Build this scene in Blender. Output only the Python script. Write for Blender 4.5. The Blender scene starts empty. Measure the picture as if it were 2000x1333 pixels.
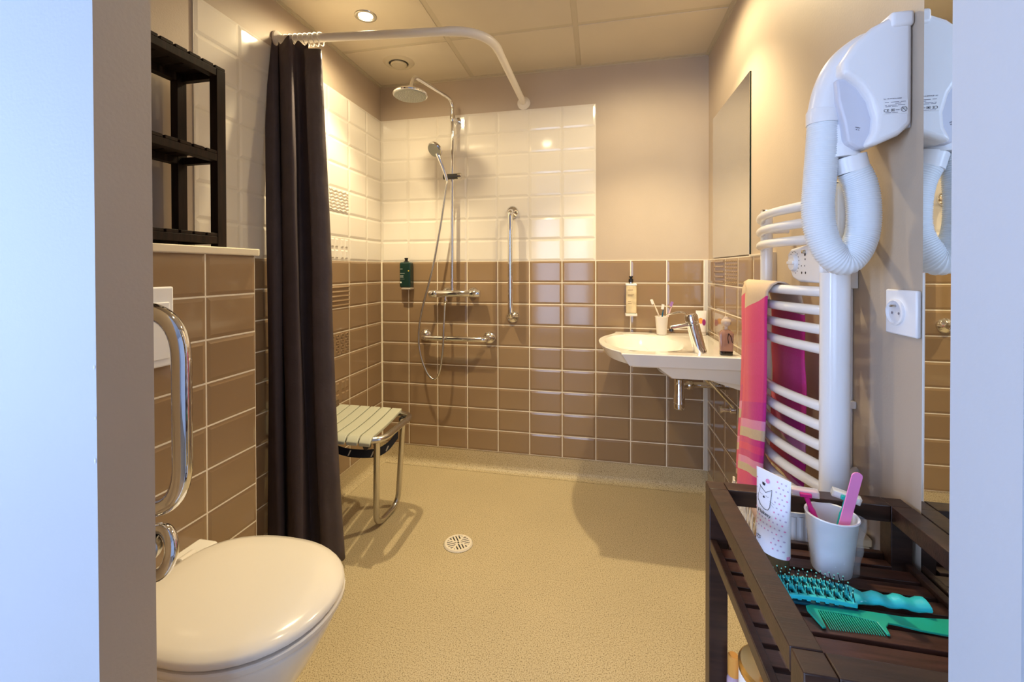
import bpy, bmesh, math, random
from mathutils import Vector, Matrix
random.seed(7)
sc = bpy.context.scene
COL = sc.collection
R = math.radians
PI = math.pi

# ------------------------------------------------------------ camera
cam_d = bpy.data.cameras.new('camera')
cam = bpy.data.objects.new('camera', cam_d); COL.objects.link(cam)
F = 862.58
cam_d.sensor_fit = 'HORIZONTAL'; cam_d.sensor_width = 36
cam_d.lens = F/2000*36
cam_d.shift_x = 26.0/2000; cam_d.shift_y = -132.0/2000
cam_d.clip_start = 0.02
yaw, pit, rol = 0.2205, -0.0089, -0.0026
fw = Vector((-math.sin(yaw)*math.cos(pit), math.cos(yaw)*math.cos(pit), math.sin(pit)))
r0 = Vector((math.cos(yaw), math.sin(yaw), 0)); u0 = r0.cross(fw)
rr = r0*math.cos(rol)+u0*math.sin(rol); uu = -r0*math.sin(rol)+u0*math.cos(rol)
mw = Matrix((rr, uu, -fw)).transposed().to_4x4()
mw.translation = Vector((1.2703, -2.4363, 1.1433))
cam.matrix_world = mw
sc.camera = cam

# ------------------------------------------------------------ world, lights, exposure
sc.view_settings.view_transform = 'Standard'
sc.view_settings.look = 'None'
sc.view_settings.gamma = 1
sc.view_settings.use_curve_mapping = False
sc.view_settings.exposure = 0.0
W = bpy.data.worlds.new('world'); sc.world = W; W.use_nodes = True
bg = W.node_tree.nodes['Background']
bg.inputs[0].default_value = (0.50, 0.68, 1.0, 1); bg.inputs[1].default_value = 1.4

def light(name, kind, loc, energy, color, **kw):
    d = bpy.data.lights.new(name, kind); d.energy = energy; d.color = color
    for k, v in kw.items(): setattr(d, k, v)
    o = bpy.data.objects.new(name, d); COL.objects.link(o); o.location = loc
    return o
WARM = (1.0, 0.82, 0.50)
CEIL = 2.239
DL = [(0.295, -0.694), (1.51, -0.62), (0.85, -1.38)]
PW = [56, 56, 8]
for (x, y), pw in zip(DL, PW):
    o = light('ceiling_downlight_lamp', 'SPOT', (x, y, CEIL-0.012), pw, WARM, shadow_soft_size=0.018, spot_size=R(100), spot_blend=0.55)
    o = light('ceiling_downlight_spill', 'SPOT', (x, y, CEIL-0.012), pw*0.38+2, WARM, shadow_soft_size=0.03, spot_size=R(172), spot_blend=0.5)
# daylight entering by the bedroom's french window, 2.5 m behind the camera
o = light('daylight_and_fill', 'AREA', (0.0, -5.08, 1.2), 98, (0.52, 0.69, 1.0), shape='RECTANGLE', size=2.5, size_y=2.0)
o.rotation_euler = (R(90), 0, 0)   # faces +Y, into the room
o = light('daylight_and_fill', 'AREA', (-2.27, -3.6, 1.2), 215, (0.45, 0.63, 1.0), shape='RECTANGLE', size=1.4, size_y=1.9)
o.rotation_euler = (R(90), 0, R(-90))   # added fill lamp behind an invented window, blues the right wall, faces +X

# ------------------------------------------------------------ helpers
ORG = {}
def tag(o, label=None, cat=None, group=None, kind=None):
    if label: o['label'] = label
    if cat: o['category'] = cat
    if group: o['group'] = group
    if kind: o['kind'] = kind
    return o
def thing(name, label, cat, loc, group=None):
    o = bpy.data.objects.new(name, None); COL.objects.link(o)
    o.location = loc; o.empty_display_size = 0.05
    ORG[o.name] = Vector(loc)
    return tag(o, label, cat, group)
def put(name, bm, mat, parent=None, loc=None, smooth=False, bevel=0, seg=2, sub=0, label=None, solid=0, kind=None, angle=None):
    """bm holds world coordinates; the object's origin is its root's origin"""
    if parent is not None: org = ORG[parent.name]
    else: org = Vector(loc) if loc else Vector((0, 0, 0))
    for v in bm.verts: v.co -= org
    bmesh.ops.recalc_face_normals(bm, faces=bm.faces)
    me = bpy.data.meshes.new(name); bm.to_mesh(me); bm.free()
    o = bpy.data.objects.new(name, me); COL.objects.link(o)
    if isinstance(mat, (list, tuple)):
        for m in mat: me.materials.append(m)
    else: me.materials.append(mat)
    if parent is not None: o.parent = parent; o.location = (0, 0, 0)
    else: o.location = org
    ORG[o.name] = org
    if smooth:
        for p in me.polygons: p.use_smooth = True
        if smooth != 'all':
            me.set_sharp_from_angle(angle=R(angle or 40))
    if solid:
        m = o.modifiers.new('solid', 'SOLIDIFY'); m.thickness = solid; m.offset = 0
    if bevel:
        m = o.modifiers.new('bevel', 'BEVEL'); m.width = bevel; m.segments = seg; m.limit_method = 'ANGLE'; m.angle_limit = R(35)
        for p in me.polygons: p.use_smooth = True
        me.set_sharp_from_angle(angle=R(40)) if not smooth else None
    if sub:
        m = o.modifiers.new('sub', 'SUBSURF'); m.levels = m.render_levels = sub
    if label: o['label'] = label
    if kind: o['kind'] = kind
    return o
def box(bm, a, b):
    x0, y0, z0 = a; x1, y1, z1 = b
    v = [bm.verts.new(p) for p in ((x0,y0,z0),(x1,y0,z0),(x1,y1,z0),(x0,y1,z0),(x0,y0,z1),(x1,y0,z1),(x1,y1,z1),(x0,y1,z1))]
    for f in ((0,3,2,1),(4,5,6,7),(0,1,5,4),(1,2,6,5),(2,3,7,6),(3,0,4,7)): bm.faces.new([v[i] for i in f])
def BX(*ab):
    bm = bmesh.new()
    for a, b in ab: box(bm, a, b)
    return bm
def quad(bm, *p): return bm.faces.new([bm.verts.new(q) for q in p])
def rings(bm, rs, close=True, cap0=True, cap1=True):
    """loft a list of rings of points"""
    vs = [[bm.verts.new(p) for p in r] for r in rs]
    n = len(vs[0])
    for a, b in zip(vs, vs[1:]):
        for i in range(n if close else n-1):
            j = (i+1) % n
            bm.faces.new((a[i], a[j], b[j], b[i]))
    if cap0: bm.faces.new(list(reversed(vs[0])))
    if cap1: bm.faces.new(vs[-1])
    return vs
def frames(path):
    path = [Vector(p) for p in path]
    n = len(path); T = []
    for i in range(n):
        a = path[max(0, i-1)]; b = path[min(n-1, i+1)]
        T.append((b-a).normalized())
    up = Vector((0, 0, 1)) if abs(T[0].z) < 0.9 else Vector((0, 1, 0))
    N = [(up - T[0]*up.dot(T[0])).normalized()]
    for i in range(1, n):
        v = N[-1] - T[i]*N[-1].dot(T[i]); N.append(v.normalized())
    return path, T, N
def tube(bm, path, r, n=12, cap=True):
    path, T, N = frames(path)
    rad = r if isinstance(r, (list, tuple)) else [r]*len(path)
    rs = []
    for p, t, nn, q in zip(path, T, N, rad):
        b = t.cross(nn)
        rs.append([p + (nn*math.cos(2*PI*k/n)+b*math.sin(2*PI*k/n))*q for k in range(n)])
    rings(bm, rs, cap0=cap, cap1=cap)
def TB(path, r, n=14): bm = bmesh.new(); tube(bm, path, r, n); return bm
def spline(pts, m=8):
    P = [Vector(p) for p in pts]; P = [P[0]*2-P[1]] + P + [P[-1]*2-P[-2]]
    out = []
    for i in range(1, len(P)-2):
        for k in range(m):
            t = k/m
            a, b, c, d = P[i-1], P[i], P[i+1], P[i+2]
            out.append(0.5*((2*b)+(c-a)*t+(2*a-5*b+4*c-d)*t*t+(3*b-a-3*c+d)*t**3))
    out.append(P[-2]); return out
def fillet(pts, r, m=6):
    """polyline with rounded corners"""
    P = [Vector(p) for p in pts]; out = [P[0]]
    for i in range(1, len(P)-1):
        a = (P[i-1]-P[i]); b = (P[i+1]-P[i])
        ra = min(r, a.length*0.49, b.length*0.49)
        s = P[i]+a.normalized()*ra; e = P[i]+b.normalized()*ra
        for k in range(m+1):
            t = k/m; out.append(s*(1-t)**2+P[i]*2*t*(1-t)+e*t*t)
    out.append(P[-1]); return out
def lathe(bm, prof, c=(0, 0, 0), axis=(0, 0, 1), n=24, cap=True):
    """prof: (radius, height along axis)"""
    ax = Vector(axis).normalized(); c = Vector(c)
    u = ax.orthogonal().normalized(); w = ax.cross(u)
    rs = [[c+ax*h+(u*math.cos(2*PI*k/n)+w*math.sin(2*PI*k/n))*max(r, 1e-5) for k in range(n)] for r, h in prof]
    rings(bm, rs, cap0=cap, cap1=cap)
def LT(prof, c, axis=(0, 0, 1), n=28, cap=True): bm = bmesh.new(); lathe(bm, prof, c, axis, n, cap); return bm
def prism(bm, outline, f0, f1):
    """outline: 2D pts; f0,f1 map (u,v)->3D for both faces"""
    rings(bm, [[f0(*p) for p in outline], [f1(*p) for p in outline]])
def rrect(x0, y0, x1, y1, r, m=5):
    out = []
    for cx, cy, a in ((x1-r, y1-r, 0), (x0+r, y1-r, 90), (x0+r, y0+r, 180), (x1-r, y0+r, 270)):
        for k in range(m+1):
            t = R(a+90*k/m); out.append((cx+r*math.cos(t), cy+r*math.sin(t)))
    return out

# ------------------------------------------------------------ materials
def srgb(h):
    c = [int(h[i:i+2], 16)/255 for i in (0, 2, 4)]
    return tuple((x/12.92 if x <= 0.04045 else ((x+0.055)/1.055)**2.4) for x in c) + (1,)
def mat(name, col, rough=0.5, metal=0.0, var=0.0, vscale=8, bump=0.0, bscale=60, coat=0, trans=0, ior=1.45, alpha=1, stretch=None, col2=None, sss=0, emit=None, spec=0.5):
    m = bpy.data.materials.new(name); m.use_nodes = True
    nt = m.node_tree; b = nt.nodes['Principled BSDF']
    c = srgb(col) if isinstance(col, str) else tuple(col)+(1,)
    b.inputs['Base Color'].default_value = c
    b.inputs['Roughness'].default_value = rough; b.inputs['Metallic'].default_value = metal
    b.inputs['Coat Weight'].default_value = coat; b.inputs['Coat Roughness'].default_value = 0.05
    b.inputs['Transmission Weight'].default_value = trans; b.inputs['IOR'].default_value = ior
    b.inputs['Alpha'].default_value = alpha; b.inputs['Specular IOR Level'].default_value = spec
    if sss: b.inputs['Subsurface Weight'].default_value = sss; b.inputs['Subsurface Radius'].default_value = (0.01, 0.008, 0.006); b.inputs['Subsurface Scale'].default_value = 0.3
    tc = nt.nodes.new('ShaderNodeTexCoord'); mp = nt.nodes.new('ShaderNodeMapping')
    nt.links.new(tc.outputs['Object'], mp.inputs[0])
    if stretch: mp.inputs['Scale'].default_value = stretch
    if var or col2:
        n = nt.nodes.new('ShaderNodeTexNoise'); n.inputs['Scale'].default_value = vscale; n.inputs['Detail'].default_value = 4
        nt.links.new(mp.outputs[0], n.inputs['Vector'])
        rp = nt.nodes.new('ShaderNodeValToRGB')
        c2 = srgb(col2) if col2 else tuple(min(1, x*(1+var)) for x in c[:3])+(1,)
        c1 = c if col2 else tuple(x*(1-var) for x in c[:3])+(1,)
        rp.color_ramp.elements[0].position = 0.35; rp.color_ramp.elements[1].position = 0.65
        rp.color_ramp.elements[0].color = c1; rp.color_ramp.elements[1].color = c2
        nt.links.new(n.outputs['Fac'], rp.inputs[0]); nt.links.new(rp.outputs[0], b.inputs['Base Color'])
    if bump:
        n = nt.nodes.new('ShaderNodeTexNoise'); n.inputs['Scale'].default_value = bscale; n.inputs['Detail'].default_value = 3
        nt.links.new(mp.outputs[0], n.inputs['Vector'])
        bp = nt.nodes.new('ShaderNodeBump'); bp.inputs['Strength'].default_value = bump; bp.inputs['Distance'].default_value = 0.004
        nt.links.new(n.outputs['Fac'], bp.inputs['Height']); nt.links.new(bp.outputs[0], b.inputs['Normal'])
    if emit: b.inputs['Emission Color'].default_value = tuple(emit[0])+(1,); b.inputs['Emission Strength'].default_value = emit[1]
    return m
PAINT = mat('taupe_wall_paint', 'BBAA97', 0.55, var=0.03, vscale=3, bump=0.08, bscale=180)
PAINTW = mat('pale_wall_paint', 'BCBEC4', 0.6, var=0.02, vscale=2, bump=0.08, bscale=200)
GROUT = mat('cream_grout', 'F0E6D2', 0.85, var=0.05, vscale=40)
GROUTW = mat('white_grout', 'DDD5C8', 0.8, var=0.03, vscale=40)
BROWN = mat('brown_glazed_tile', '967C5F', 0.09, var=0.035, vscale=2.5, coat=0.3, bump=0.02, bscale=18)
WHITE = mat('white_glazed_tile', 'E6DED2', 0.10, var=0.01, vscale=3, coat=0.3, bump=0.02, bscale=18)
FLOORM = mat('speckled_beige_vinyl', 'B8A47E', 0.42, bump=0.05, bscale=300)
def speckle(m):
    nt = m.node_tree; b = nt.nodes['Principled BSDF']
    tc = nt.nodes.new('ShaderNodeTexCoord')
    n1 = nt.nodes.new('ShaderNodeTexNoise'); n1.inputs['Scale'].default_value = 280; n1.inputs['Detail'].default_value = 3
    n2 = nt.nodes.new('ShaderNodeTexNoise'); n2.inputs['Scale'].default_value = 3; n2.inputs['Detail'].default_value = 3
    nt.links.new(tc.outputs['Object'], n1.inputs['Vector']); nt.links.new(tc.outputs['Object'], n2.inputs['Vector'])
    rp = nt.nodes.new('ShaderNodeValToRGB'); e = rp.color_ramp.elements
    e[0].position = 0.34; e[0].color = srgb('857656'); e[1].position = 0.64; e[1].color = srgb('D6C8A4')
    k = e.new(0.46); k.color = srgb('C9B48D')
    mx = nt.nodes.new('ShaderNodeMix'); mx.data_type = 'RGBA'; mx.blend_type = 'MULTIPLY'; mx.inputs[0].default_value = 0.15
    nt.links.new(n1.outputs['Fac'], rp.inputs[0]); nt.links.new(rp.outputs[0], mx.inputs[6]); nt.links.new(n2.outputs['Fac'], mx.inputs[7])
    nt.links.new(mx.outputs[2], b.inputs['Base Color'])
speckle(FLOORM)
PANEL = mat('cream_ceiling_panel', 'CFC3AE', 0.75, var=0.015, vscale=5, bump=0.06, bscale=120)
TBARM = mat('cream_ceiling_metal', 'C2B69F', 0.5)
CERAM = mat('white_ceramic', 'F2EDE4', 0.08, coat=0.5, spec=0.5)
PLAST = mat('white_plastic', 'EFEFF2', 0.28, var=0.01, vscale=5)
PLASTW = mat('toilet_lid_plastic', 'ECE4D8', 0.16, coat=0.2)
ENAM = mat('white_enamel', 'EDEEF2', 0.2, coat=0.2)
RODM = mat('white_rod_coating', 'E6DFD6', 0.3)
CHROME = mat('polished_chrome', (0.82, 0.82, 0.84), 0.06, 1.0)
STEEL = mat('brushed_steel', (0.62, 0.60, 0.56), 0.25, 1.0)
DKMET = mat('dark_metal', (0.10, 0.10, 0.10), 0.35, 0.6)
BLACKP = mat('black_plastic', (0.012, 0.012, 0.014), 0.4)
WENGE = mat('dark_wenge_wood', '2E1D17', 0.38, col2='40291F', vscale=9, stretch=(1, 9, 9), bump=0.08, bscale=40)
WENGE2 = mat('dark_wenge_wood_slat', '3A231B', 0.33, col2='52332A', vscale=7, stretch=(1.5, 14, 14), bump=0.1, bscale=50)
SHELFW = mat('black_brown_wood', '1A100B', 0.6, spec=0.25, col2='291A12', vscale=9, stretch=(9, 9, 1), bump=0.1, bscale=60)
CURT = mat('dark_taupe_polyester', '51474B', 0.75, spec=0.25, var=0.06, vscale=14, bump=0.22, bscale=260)
CURTL = mat('curtain_shiny_underside', '544A4D', 0.48, spec=0.35, var=0.08, vscale=10, bump=0.6, bscale=26)
SILLM = mat('cream_sill', 'E3D6BE', 0.4)
SEATM = mat('grey_seat_plastic', 'B9B9A6', 0.4)
NAVY = mat('navy_strap', '1B2234', 0.5, var=0.1)
GREEN = mat('bottle_green_plastic', '12342F', 0.22, coat=0.3)
MIRROR = mat('silvered_mirror', (0.86, 0.88, 0.86), 0.012, 1.0)
GLASSE = mat('green_glass_edge', '0E2A1E', 0.1)
GLASS = mat('clear_glass', (0.97, 0.95, 0.93), 0.02, trans=1.0)
FILM = mat('clear_plastic_film', (0.95, 0.95, 0.97), 0.06, alpha=0.24, bump=0.8, bscale=45, coat=0.4)
SOAPY = mat('amber_soap_bottle', 'D9C49A', 0.15, var=0.15, vscale=25, coat=0.3)
PERF = mat('rose_perfume', 'D0A08C', 0.08, trans=0.5, coat=0.5)
PERFD = mat('dark_perfume_base', '1E1412', 0.15, coat=0.5)
PINK = mat('pink_plastic', 'E85FA8', 0.3, sss=0.1)
MAG = mat('magenta_plastic', 'D61F86', 0.3)
LPINK = mat('pale_pink_file', 'F28BC4', 0.55)
TEAL = mat('teal_plastic', '14B8AE', 0.3)
TURQ = mat('turquoise_brush_plastic', '3AD3E0', 0.3, coat=0.2)
COMBM = mat('jade_comb_plastic', '22B096', 0.3, coat=0.2, sss=0.1)
BLUEP = mat('petrol_blue_plastic', '0E5F86', 0.35)
GOLD = mat('gold_metal', (0.78, 0.52, 0.20), 0.28, 1.0)
TUBEW = mat('white_tube_plastic', 'F3F0F8', 0.35)
INK = mat('black_ink', '26222B', 0.6)
INKG = mat('grey_ink', '84808A', 0.6)
DOTP = mat('pink_print', 'E98FBC', 0.6)
DOTL = mat('pale_lilac_print', 'C9B3CF', 0.6)
ORANGE = mat('orange_print', 'F2A14A', 0.5)
PURPLE = mat('purple_print', 'A0307E', 0.5)
COTTON = mat('white_cotton_fringe', 'E9E0D0', 0.9, bump=0.4, bscale=300)
HOSEM = mat('white_hose_plastic', 'E8EDF2', 0.35)
CREAMB = mat('cream_box_board', 'E2D2B0', 0.6, var=0.03)
LAMPG = mat('lit_lamp_glass', (1, 0.95, 0.85), 0.2, emit=((1.0, 0.86, 0.62), 14))
WOODF = mat('oak_floor', 'A98B68', 0.4, col2='8F7354', vscale=4, stretch=(1, 12, 1))
PANE = bpy.data.materials.new('window_glass'); PANE.use_nodes = True
_n = PANE.node_tree; _o = _n.nodes['Material Output']; _n.nodes.remove(_n.nodes['Principled BSDF'])
_t = _n.nodes.new('ShaderNodeBsdfTransparent'); _g = _n.nodes.new('ShaderNodeBsdfGlossy'); _g.inputs['Roughness'].default_value = 0.02
_m = _n.nodes.new('ShaderNodeMixShader'); _m.inputs[0].default_value = 0.06
_n.links.new(_t.outputs[0], _m.inputs[1]); _n.links.new(_g.outputs[0], _m.inputs[2]); _n.links.new(_m.outputs[0], _o.inputs[0])

def towel_mat():
    m = bpy.data.materials.new('striped_woven_towel'); m.use_nodes = True
    nt = m.node_tree; b = nt.nodes['Principled BSDF']; b.inputs['Roughness'].default_value = 0.9
    b.inputs['Sheen Weight'].default_value = 0.05
    at = nt.nodes.new('ShaderNodeUVMap'); at.uv_map = 'cloth'
    sp = nt.nodes.new('ShaderNodeSeparateXYZ'); nt.links.new(at.outputs[0], sp.inputs[0])
    rp = nt.nodes.new('ShaderNodeValToRGB'); rp.color_ramp.interpolation = 'CONSTANT'
    e = rp.color_ramp.elements
    stops = [(0.0, 'D6C7A6'), (0.125, 'E0317C'), (0.30, 'DD3E80'), (0.44, 'DB3A7C'), (0.555, 'C4268E'), (0.633, 'E29CCB'), (0.675, 'C9C0A6'), (0.716, 'C8248F'), (0.745, 'DC3580'), (0.775, 'C4248F'),
             (0.805, 'E29CCB'), (0.838, 'C9C0A6'), (0.874, 'D42C86'), (0.93, 'C4248F'), (0.965, 'E6CFC4')]
    e[0].position = 0; e[0].color = srgb(stops[0][1]); e[1].position = stops[1][0]; e[1].color = srgb(stops[1][1])
    for p, c in stops[2:]:
        k = e.new(p); k.color = srgb(c)
    nt.links.new(sp.outputs[1], rp.inputs[0])
    # warp shade: coral to magenta across the cloth
    rx = nt.nodes.new('ShaderNodeValToRGB'); rx.color_ramp.elements[0].color = srgb('FF9A70'); rx.color_ramp.elements[1].color = srgb('C82C9C')
    rx.color_ramp.elements[0].position = 0.25; rx.color_ramp.elements[1].position = 0.85
    nt.links.new(sp.outputs[0], rx.inputs[0])
    mx = nt.nodes.new('ShaderNodeMix'); mx.data_type = 'RGBA'; mx.blend_type = 'MIX'; mx.inputs[0].default_value = 0.22
    sel = nt.nodes.new('ShaderNodeMath'); sel.operation = 'MULTIPLY'; sel.inputs[1].default_value = 0.30
    hsv = nt.nodes.new('ShaderNodeSeparateColor'); hsv.mode = 'HSV'; nt.links.new(rp.outputs[0], hsv.inputs[0])
    nt.links.new(hsv.outputs[1], sel.inputs[0]); nt.links.new(sel.outputs[0], mx.inputs[0])
    nt.links.new(rp.outputs[0], mx.inputs[6]); nt.links.new(rx.outputs[0], mx.inputs[7])
    nz = nt.nodes.new('ShaderNodeTexNoise'); nz.inputs['Scale'].default_value = 60; nt.links.new(at.outputs[0], nz.inputs['Vector'])
    mm = nt.nodes.new('ShaderNodeMix'); mm.data_type = 'RGBA'; mm.blend_type = 'OVERLAY'; mm.inputs[0].default_value = 0.15
    nt.links.new(mx.outputs[2], mm.inputs[6]); nt.links.new(nz.outputs['Fac'], mm.inputs[7])
    nt.links.new(mm.outputs[2], b.inputs['Base Color'])
    bp = nt.nodes.new('ShaderNodeBump'); bp.inputs['Strength'].default_value = 0.3; bp.inputs['Distance'].default_value = 0.002
    n3 = nt.nodes.new('ShaderNodeTexNoise'); n3.inputs['Scale'].default_value = 220; nt.links.new(at.outputs[0], n3.inputs['Vector'])
    nt.links.new(n3.outputs['Fac'], bp.inputs['Height']); nt.links.new(bp.outputs[0], b.inputs['Normal'])
    return m
TOWEL = towel_mat()

# ------------------------------------------------------------ setting
XR = 1.823; YF = -1.925; YN = -2.0; XJL = 0.646; XJR = 1.603; ZT = 1.1905; TW = 0.18; TH = 0.12; COVE = 0.1105
def struct(name, bm, m, **kw):
    o = put(name, bm, m, **kw)
    if o.parent is None: o['kind'] = 'structure'
    return o
fl = struct('floor', BX(((-0.1, -1.95, -0.06), (1.95, 0.1, 0.0))), FLOORM)
wb = struct('wall_back', BX(((-0.1, 0.0, -0.06), (1.95, 0.1, 2.4))), PAINT)
wl = struct('wall_left', BX(((-0.1, -2.0, -0.06), (0.0, 0.0, 2.4))), PAINT)
wr = struct('wall_right', BX(((XR, -2.0, -0.06), (1.95, 0.0, 2.4))), PAINT)
bm = BX(((-0.1, YN, -0.06), (XJL, YF, 2.4)), ((XJR, YN, -0.06), (1.95, YF, 2.4)), ((XJL, YN, 2.08), (XJR, YF, 2.4)))
PAINTJ = PAINTW
wf = struct('wall_front', bm, [PAINTW, PAINT])
for p in wf.data.polygons:      # pale paint on the bedroom side and edges, taupe on the left reveal and inside
    n, c = p.normal, p.center
    p.material_index = 1 if (n.y > 0.5 or (n.x > 0.5 and c.x < 1)) else 0
chip = bmesh.new()
for (x, z, w_, h_, t) in ((0.452, 0.62, 0.028, 0.004, 0.1), (0.40, 0.665, 0.016, 0.003, -0.15), (0.643, 1.02, 0.003, 0.006, 0), (0.644, 0.955, 0.002, 0.005, 0), (0.643, 0.90, 0.003, 0.008, 0)):
    c, s = math.cos(t), math.sin(t)
    pts = [(x+c*a*w_/2-s*b_*h_/2, YN-0.0004, z+s*a*w_/2+c*b_*h_/2) for a, b_ in ((-1, 0), (-0.4, -1), (0.6, -0.7), (1, 0.2), (0.2, 1))]
    quad(chip, *pts)
put('paint_chips', chip, mat('bare_plaster', 'E9E6E2', 0.9), wf, label='white chips in the pale paint', kind='stuff')
struct('box_structure', bmesh.new(), PAINT).name = 'x_tmp'
bpy.data.objects.remove(bpy.data.objects['x_tmp'])

# ceiling: slab, panels, bars
ce = struct('ceiling', BX(((-0.1, -2.0, CEIL+0.012), (1.95, 0.1, 2.4))), TBARM)
BXS = [0.0, 0.576, 1.173, XR]; BYS = [0.0, -0.424, -1.024, -1.624, YF]
for i in range(3):
    for j in range(4):
        x0, x1 = BXS[i]+0.012, BXS[i+1]-0.012; y1, y0 = BYS[j]-0.012, BYS[j+1]+0.012
        dz = random.uniform(-0.0012, 0.0012)
        put('ceiling_panel', BX(((x0, y0, CEIL+dz), (x1, y1, CEIL+0.013))), PANEL, ce, bevel=0.0015)
for x in BXS[1:3]: put('ceiling_bar', BX(((x-0.012, YF, CEIL+0.002), (x+0.012, 0, CEIL+0.013))), TBARM, ce)
for y in BYS[1:4]:
    for i in range(3):
        put('ceiling_bar', BX(((BXS[i]+0.0125, y-0.012, CEIL+0.002), (BXS[i+1]-0.0125, y+0.012, CEIL+0.013))), TBARM, ce)
tr = struct('trim_1', BX(((0, YF, CEIL-0.010), (0.004, 0, CEIL+0.002)), ((0, YF, CEIL-0.004), (0.018, 0, CEIL+0.0005)),
                          ((XR-0.018, YF, CEIL-0.004), (XR, 0, CEIL+0.0005)), ((XR-0.004, YF, CEIL-0.010), (XR, 0, CEIL+0.002)),
                          ((0.018, -0.018, CEIL-0.004), (XR-0.018, 0, CEIL+0.0005)), ((0.018, -0.004, CEIL-0.010), (XR-0.018, 0, CEIL))), TBARM)
# vinyl coved skirting
def cove(name, a, b, nrm):
    a, b, nrm = Vector(a), Vector(b), Vector(nrm)
    bm = bmesh.new(); prof = [(0.0035, COVE), (0.003, 0.05)]
    rad = 0.035
    for k in range(8):
        t = R(90*k/7); prof.append((0.003+rad-rad*math.cos(t), 0.001+rad-rad*math.sin(t)))
    prof += [(0.0, -0.001), (0.0, COVE)]
    rings(bm, [[a+nrm*d+Vector((0, 0, h)) for d, h in prof], [b+nrm*d+Vector((0, 0, h)) for d, h in prof]])
    return struct(name, bm, FLOORM, smooth=True, angle=30)
cove('baseboard_back', (0, 0, 0), (XR, 0, 0), (0, -1, 0))
cove('baseboard_left', (0, 0, 0), (0, -1.24, 0), (1, 0, 0))
cove('baseboard_right', (XR, 0, 0), (XR, YF, 0), (-1, 0, 0))

# tiles ---------------------------------------------------------
def tile_mesh(name, w, h, m, deco=None, d0=0.0060, d1=0.0082, bev=0.010, g=0.0050):
    """front faces -Y, centre at origin, back at y=0"""
    bm = bmesh.new(); W2, H2 = (w-g)/2, (h-g)/2
    b = min(bev, W2*0.6)
    def ring(x, z, y): return [(-x, y, -z), (x, y, -z), (x, y, z), (-x, y, z)]
    rs = [ring(W2, H2, -0.001), ring(W2, H2, -d0)]
    if deco is None: rs += [ring(W2-b, H2-b, -d1)]
    else: rs += [ring(W2-0.003, H2-0.003, -d0-0.0008)]
    vs = rings(bm, rs, cap0=False, cap1=True)
    y = -d0-0.0008
    if deco == 'stripes':
        for k in range(5):
            z = -H2+0.012+k*(2*H2-0.024)/4
            bb = bmesh.new(); tube(bb, [(-W2+0.008, y, z), (W2-0.008, y, z)], 0.0065, 8); _m(bm, bb)
    if deco == 'rings':
        for i in range(4):
            for j in range(4):
                cx = -W2+0.024+i*(2*W2-0.048)/3; cz = -H2+0.018+j*(2*H2-0.036)/3
                r_ = [(a, c) for a, c in rrect(-0.014, -0.0105, 0.014, 0.0105, 0.005, 2)]; r2 = [(a*0.5, c*0.5) for a, c in r_]
                rings(bm, [[(cx+a, y, cz+c) for a, c in r_], [(cx+a*0.85, y-0.004, cz+c*0.85) for a, c in r_], [(cx+a*1.2, y-0.004, cz+c*1.2) for a, c in r2], [(cx+a, y-0.0005, cz+c) for a, c in r2]], cap0=False)
    if deco == 'blocks':
        for i in range(2):
            for j in range(2):
                for q in range(2):
                    cx = (i-0.5)*W2*0.98+(q-0.5)*W2*0.42; cz = (j-0.5)*H2*0.98
                    a, c = W2*0.15, H2*0.36
                    rings(bm, [[(cx+s*a, y, cz+t*c) for s, t in ((-1, -1), (1, -1), (1, 1), (-1, 1))], [(cx+s*a*0.6, y-0.004, cz+t*c*0.75) for s, t in ((-1, -1), (1, -1), (1, 1), (-1, 1))]], cap0=False)
    if deco == 'waves':
        for k in range(7):
            z = -H2+0.010+k*(2*H2-0.020)/6
            p = [(-W2+0.006+t*(2*W2-0.012)/16, y, z+0.003*math.sin(t*1.6+k)) for t in range(17)]
            bb = bmesh.new(); tube(bb, p, 0.0045, 6); _m(bm, bb)
    if deco == 'dots':
        for i in range(7):
            for j in range(7):
                cx = -W2+0.014+i*(2*W2-0.028)/6; cz = -H2+0.012+j*(2*H2-0.024)/6
                a = 0.0058
                rings(bm, [[(cx+s*a, y, cz+t*a) for s, t in ((0, -1), (1, 0), (0, 1), (-1, 0))], [(cx+s*a*.3, y-0.0035, cz+t*a*.3) for s, t in ((0, -1), (1, 0), (0, 1), (-1, 0))]], cap0=False)
    bmesh.ops.recalc_face_normals(bm, faces=bm.faces)
    me = bpy.data.meshes.new(name); bm.to_mesh(me); bm.free(); me.materials.append(m)
    return me
def _m(bm, other):
    me = bpy.data.meshes.new('t'); other.to_mesh(me); other.free(); bm.from_mesh(me); bpy.data.meshes.remove(me)
_cache = {}
def tile(parent, m, w, h, pos, rz, deco=None):
    key = (m.name, round(w, 4), round(h, 4), deco)
    if key not in _cache: _cache[key] = tile_mesh('tile', w, h, m, deco)
    o = bpy.data.objects.new('tile', _cache[key]); COL.objects.link(o); o.parent = parent
    o.location = pos
    o.rotation_euler = (R(random.uniform(-0.16, 0.16)), 0, rz+R(random.uniform(-0.16, 0.16)))
    return o
def wall_tiles(parent, frame, cols, rows, m, deco={}, skip=()):
    """frame(u,z)->pos ; cols [(u0,u1)], rows [(z0,z1)]"""
    f, rz = frame
    for i, (a, b) in enumerate(cols):
        for j, (c, d) in enumerate(rows):
            if (i, j) in skip: continue
            tile(parent, m, b-a, d-c, f((a+b)/2, (c+d)/2), rz, deco.get((i, j)))
rows_b = [(ZT-TH*(j+1), ZT-TH*j) for j in range(9)]
rows_w = [(ZT+TH*j, ZT+TH*(j+1)) for j in range(7)]
ZW = ZT+7*TH
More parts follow.
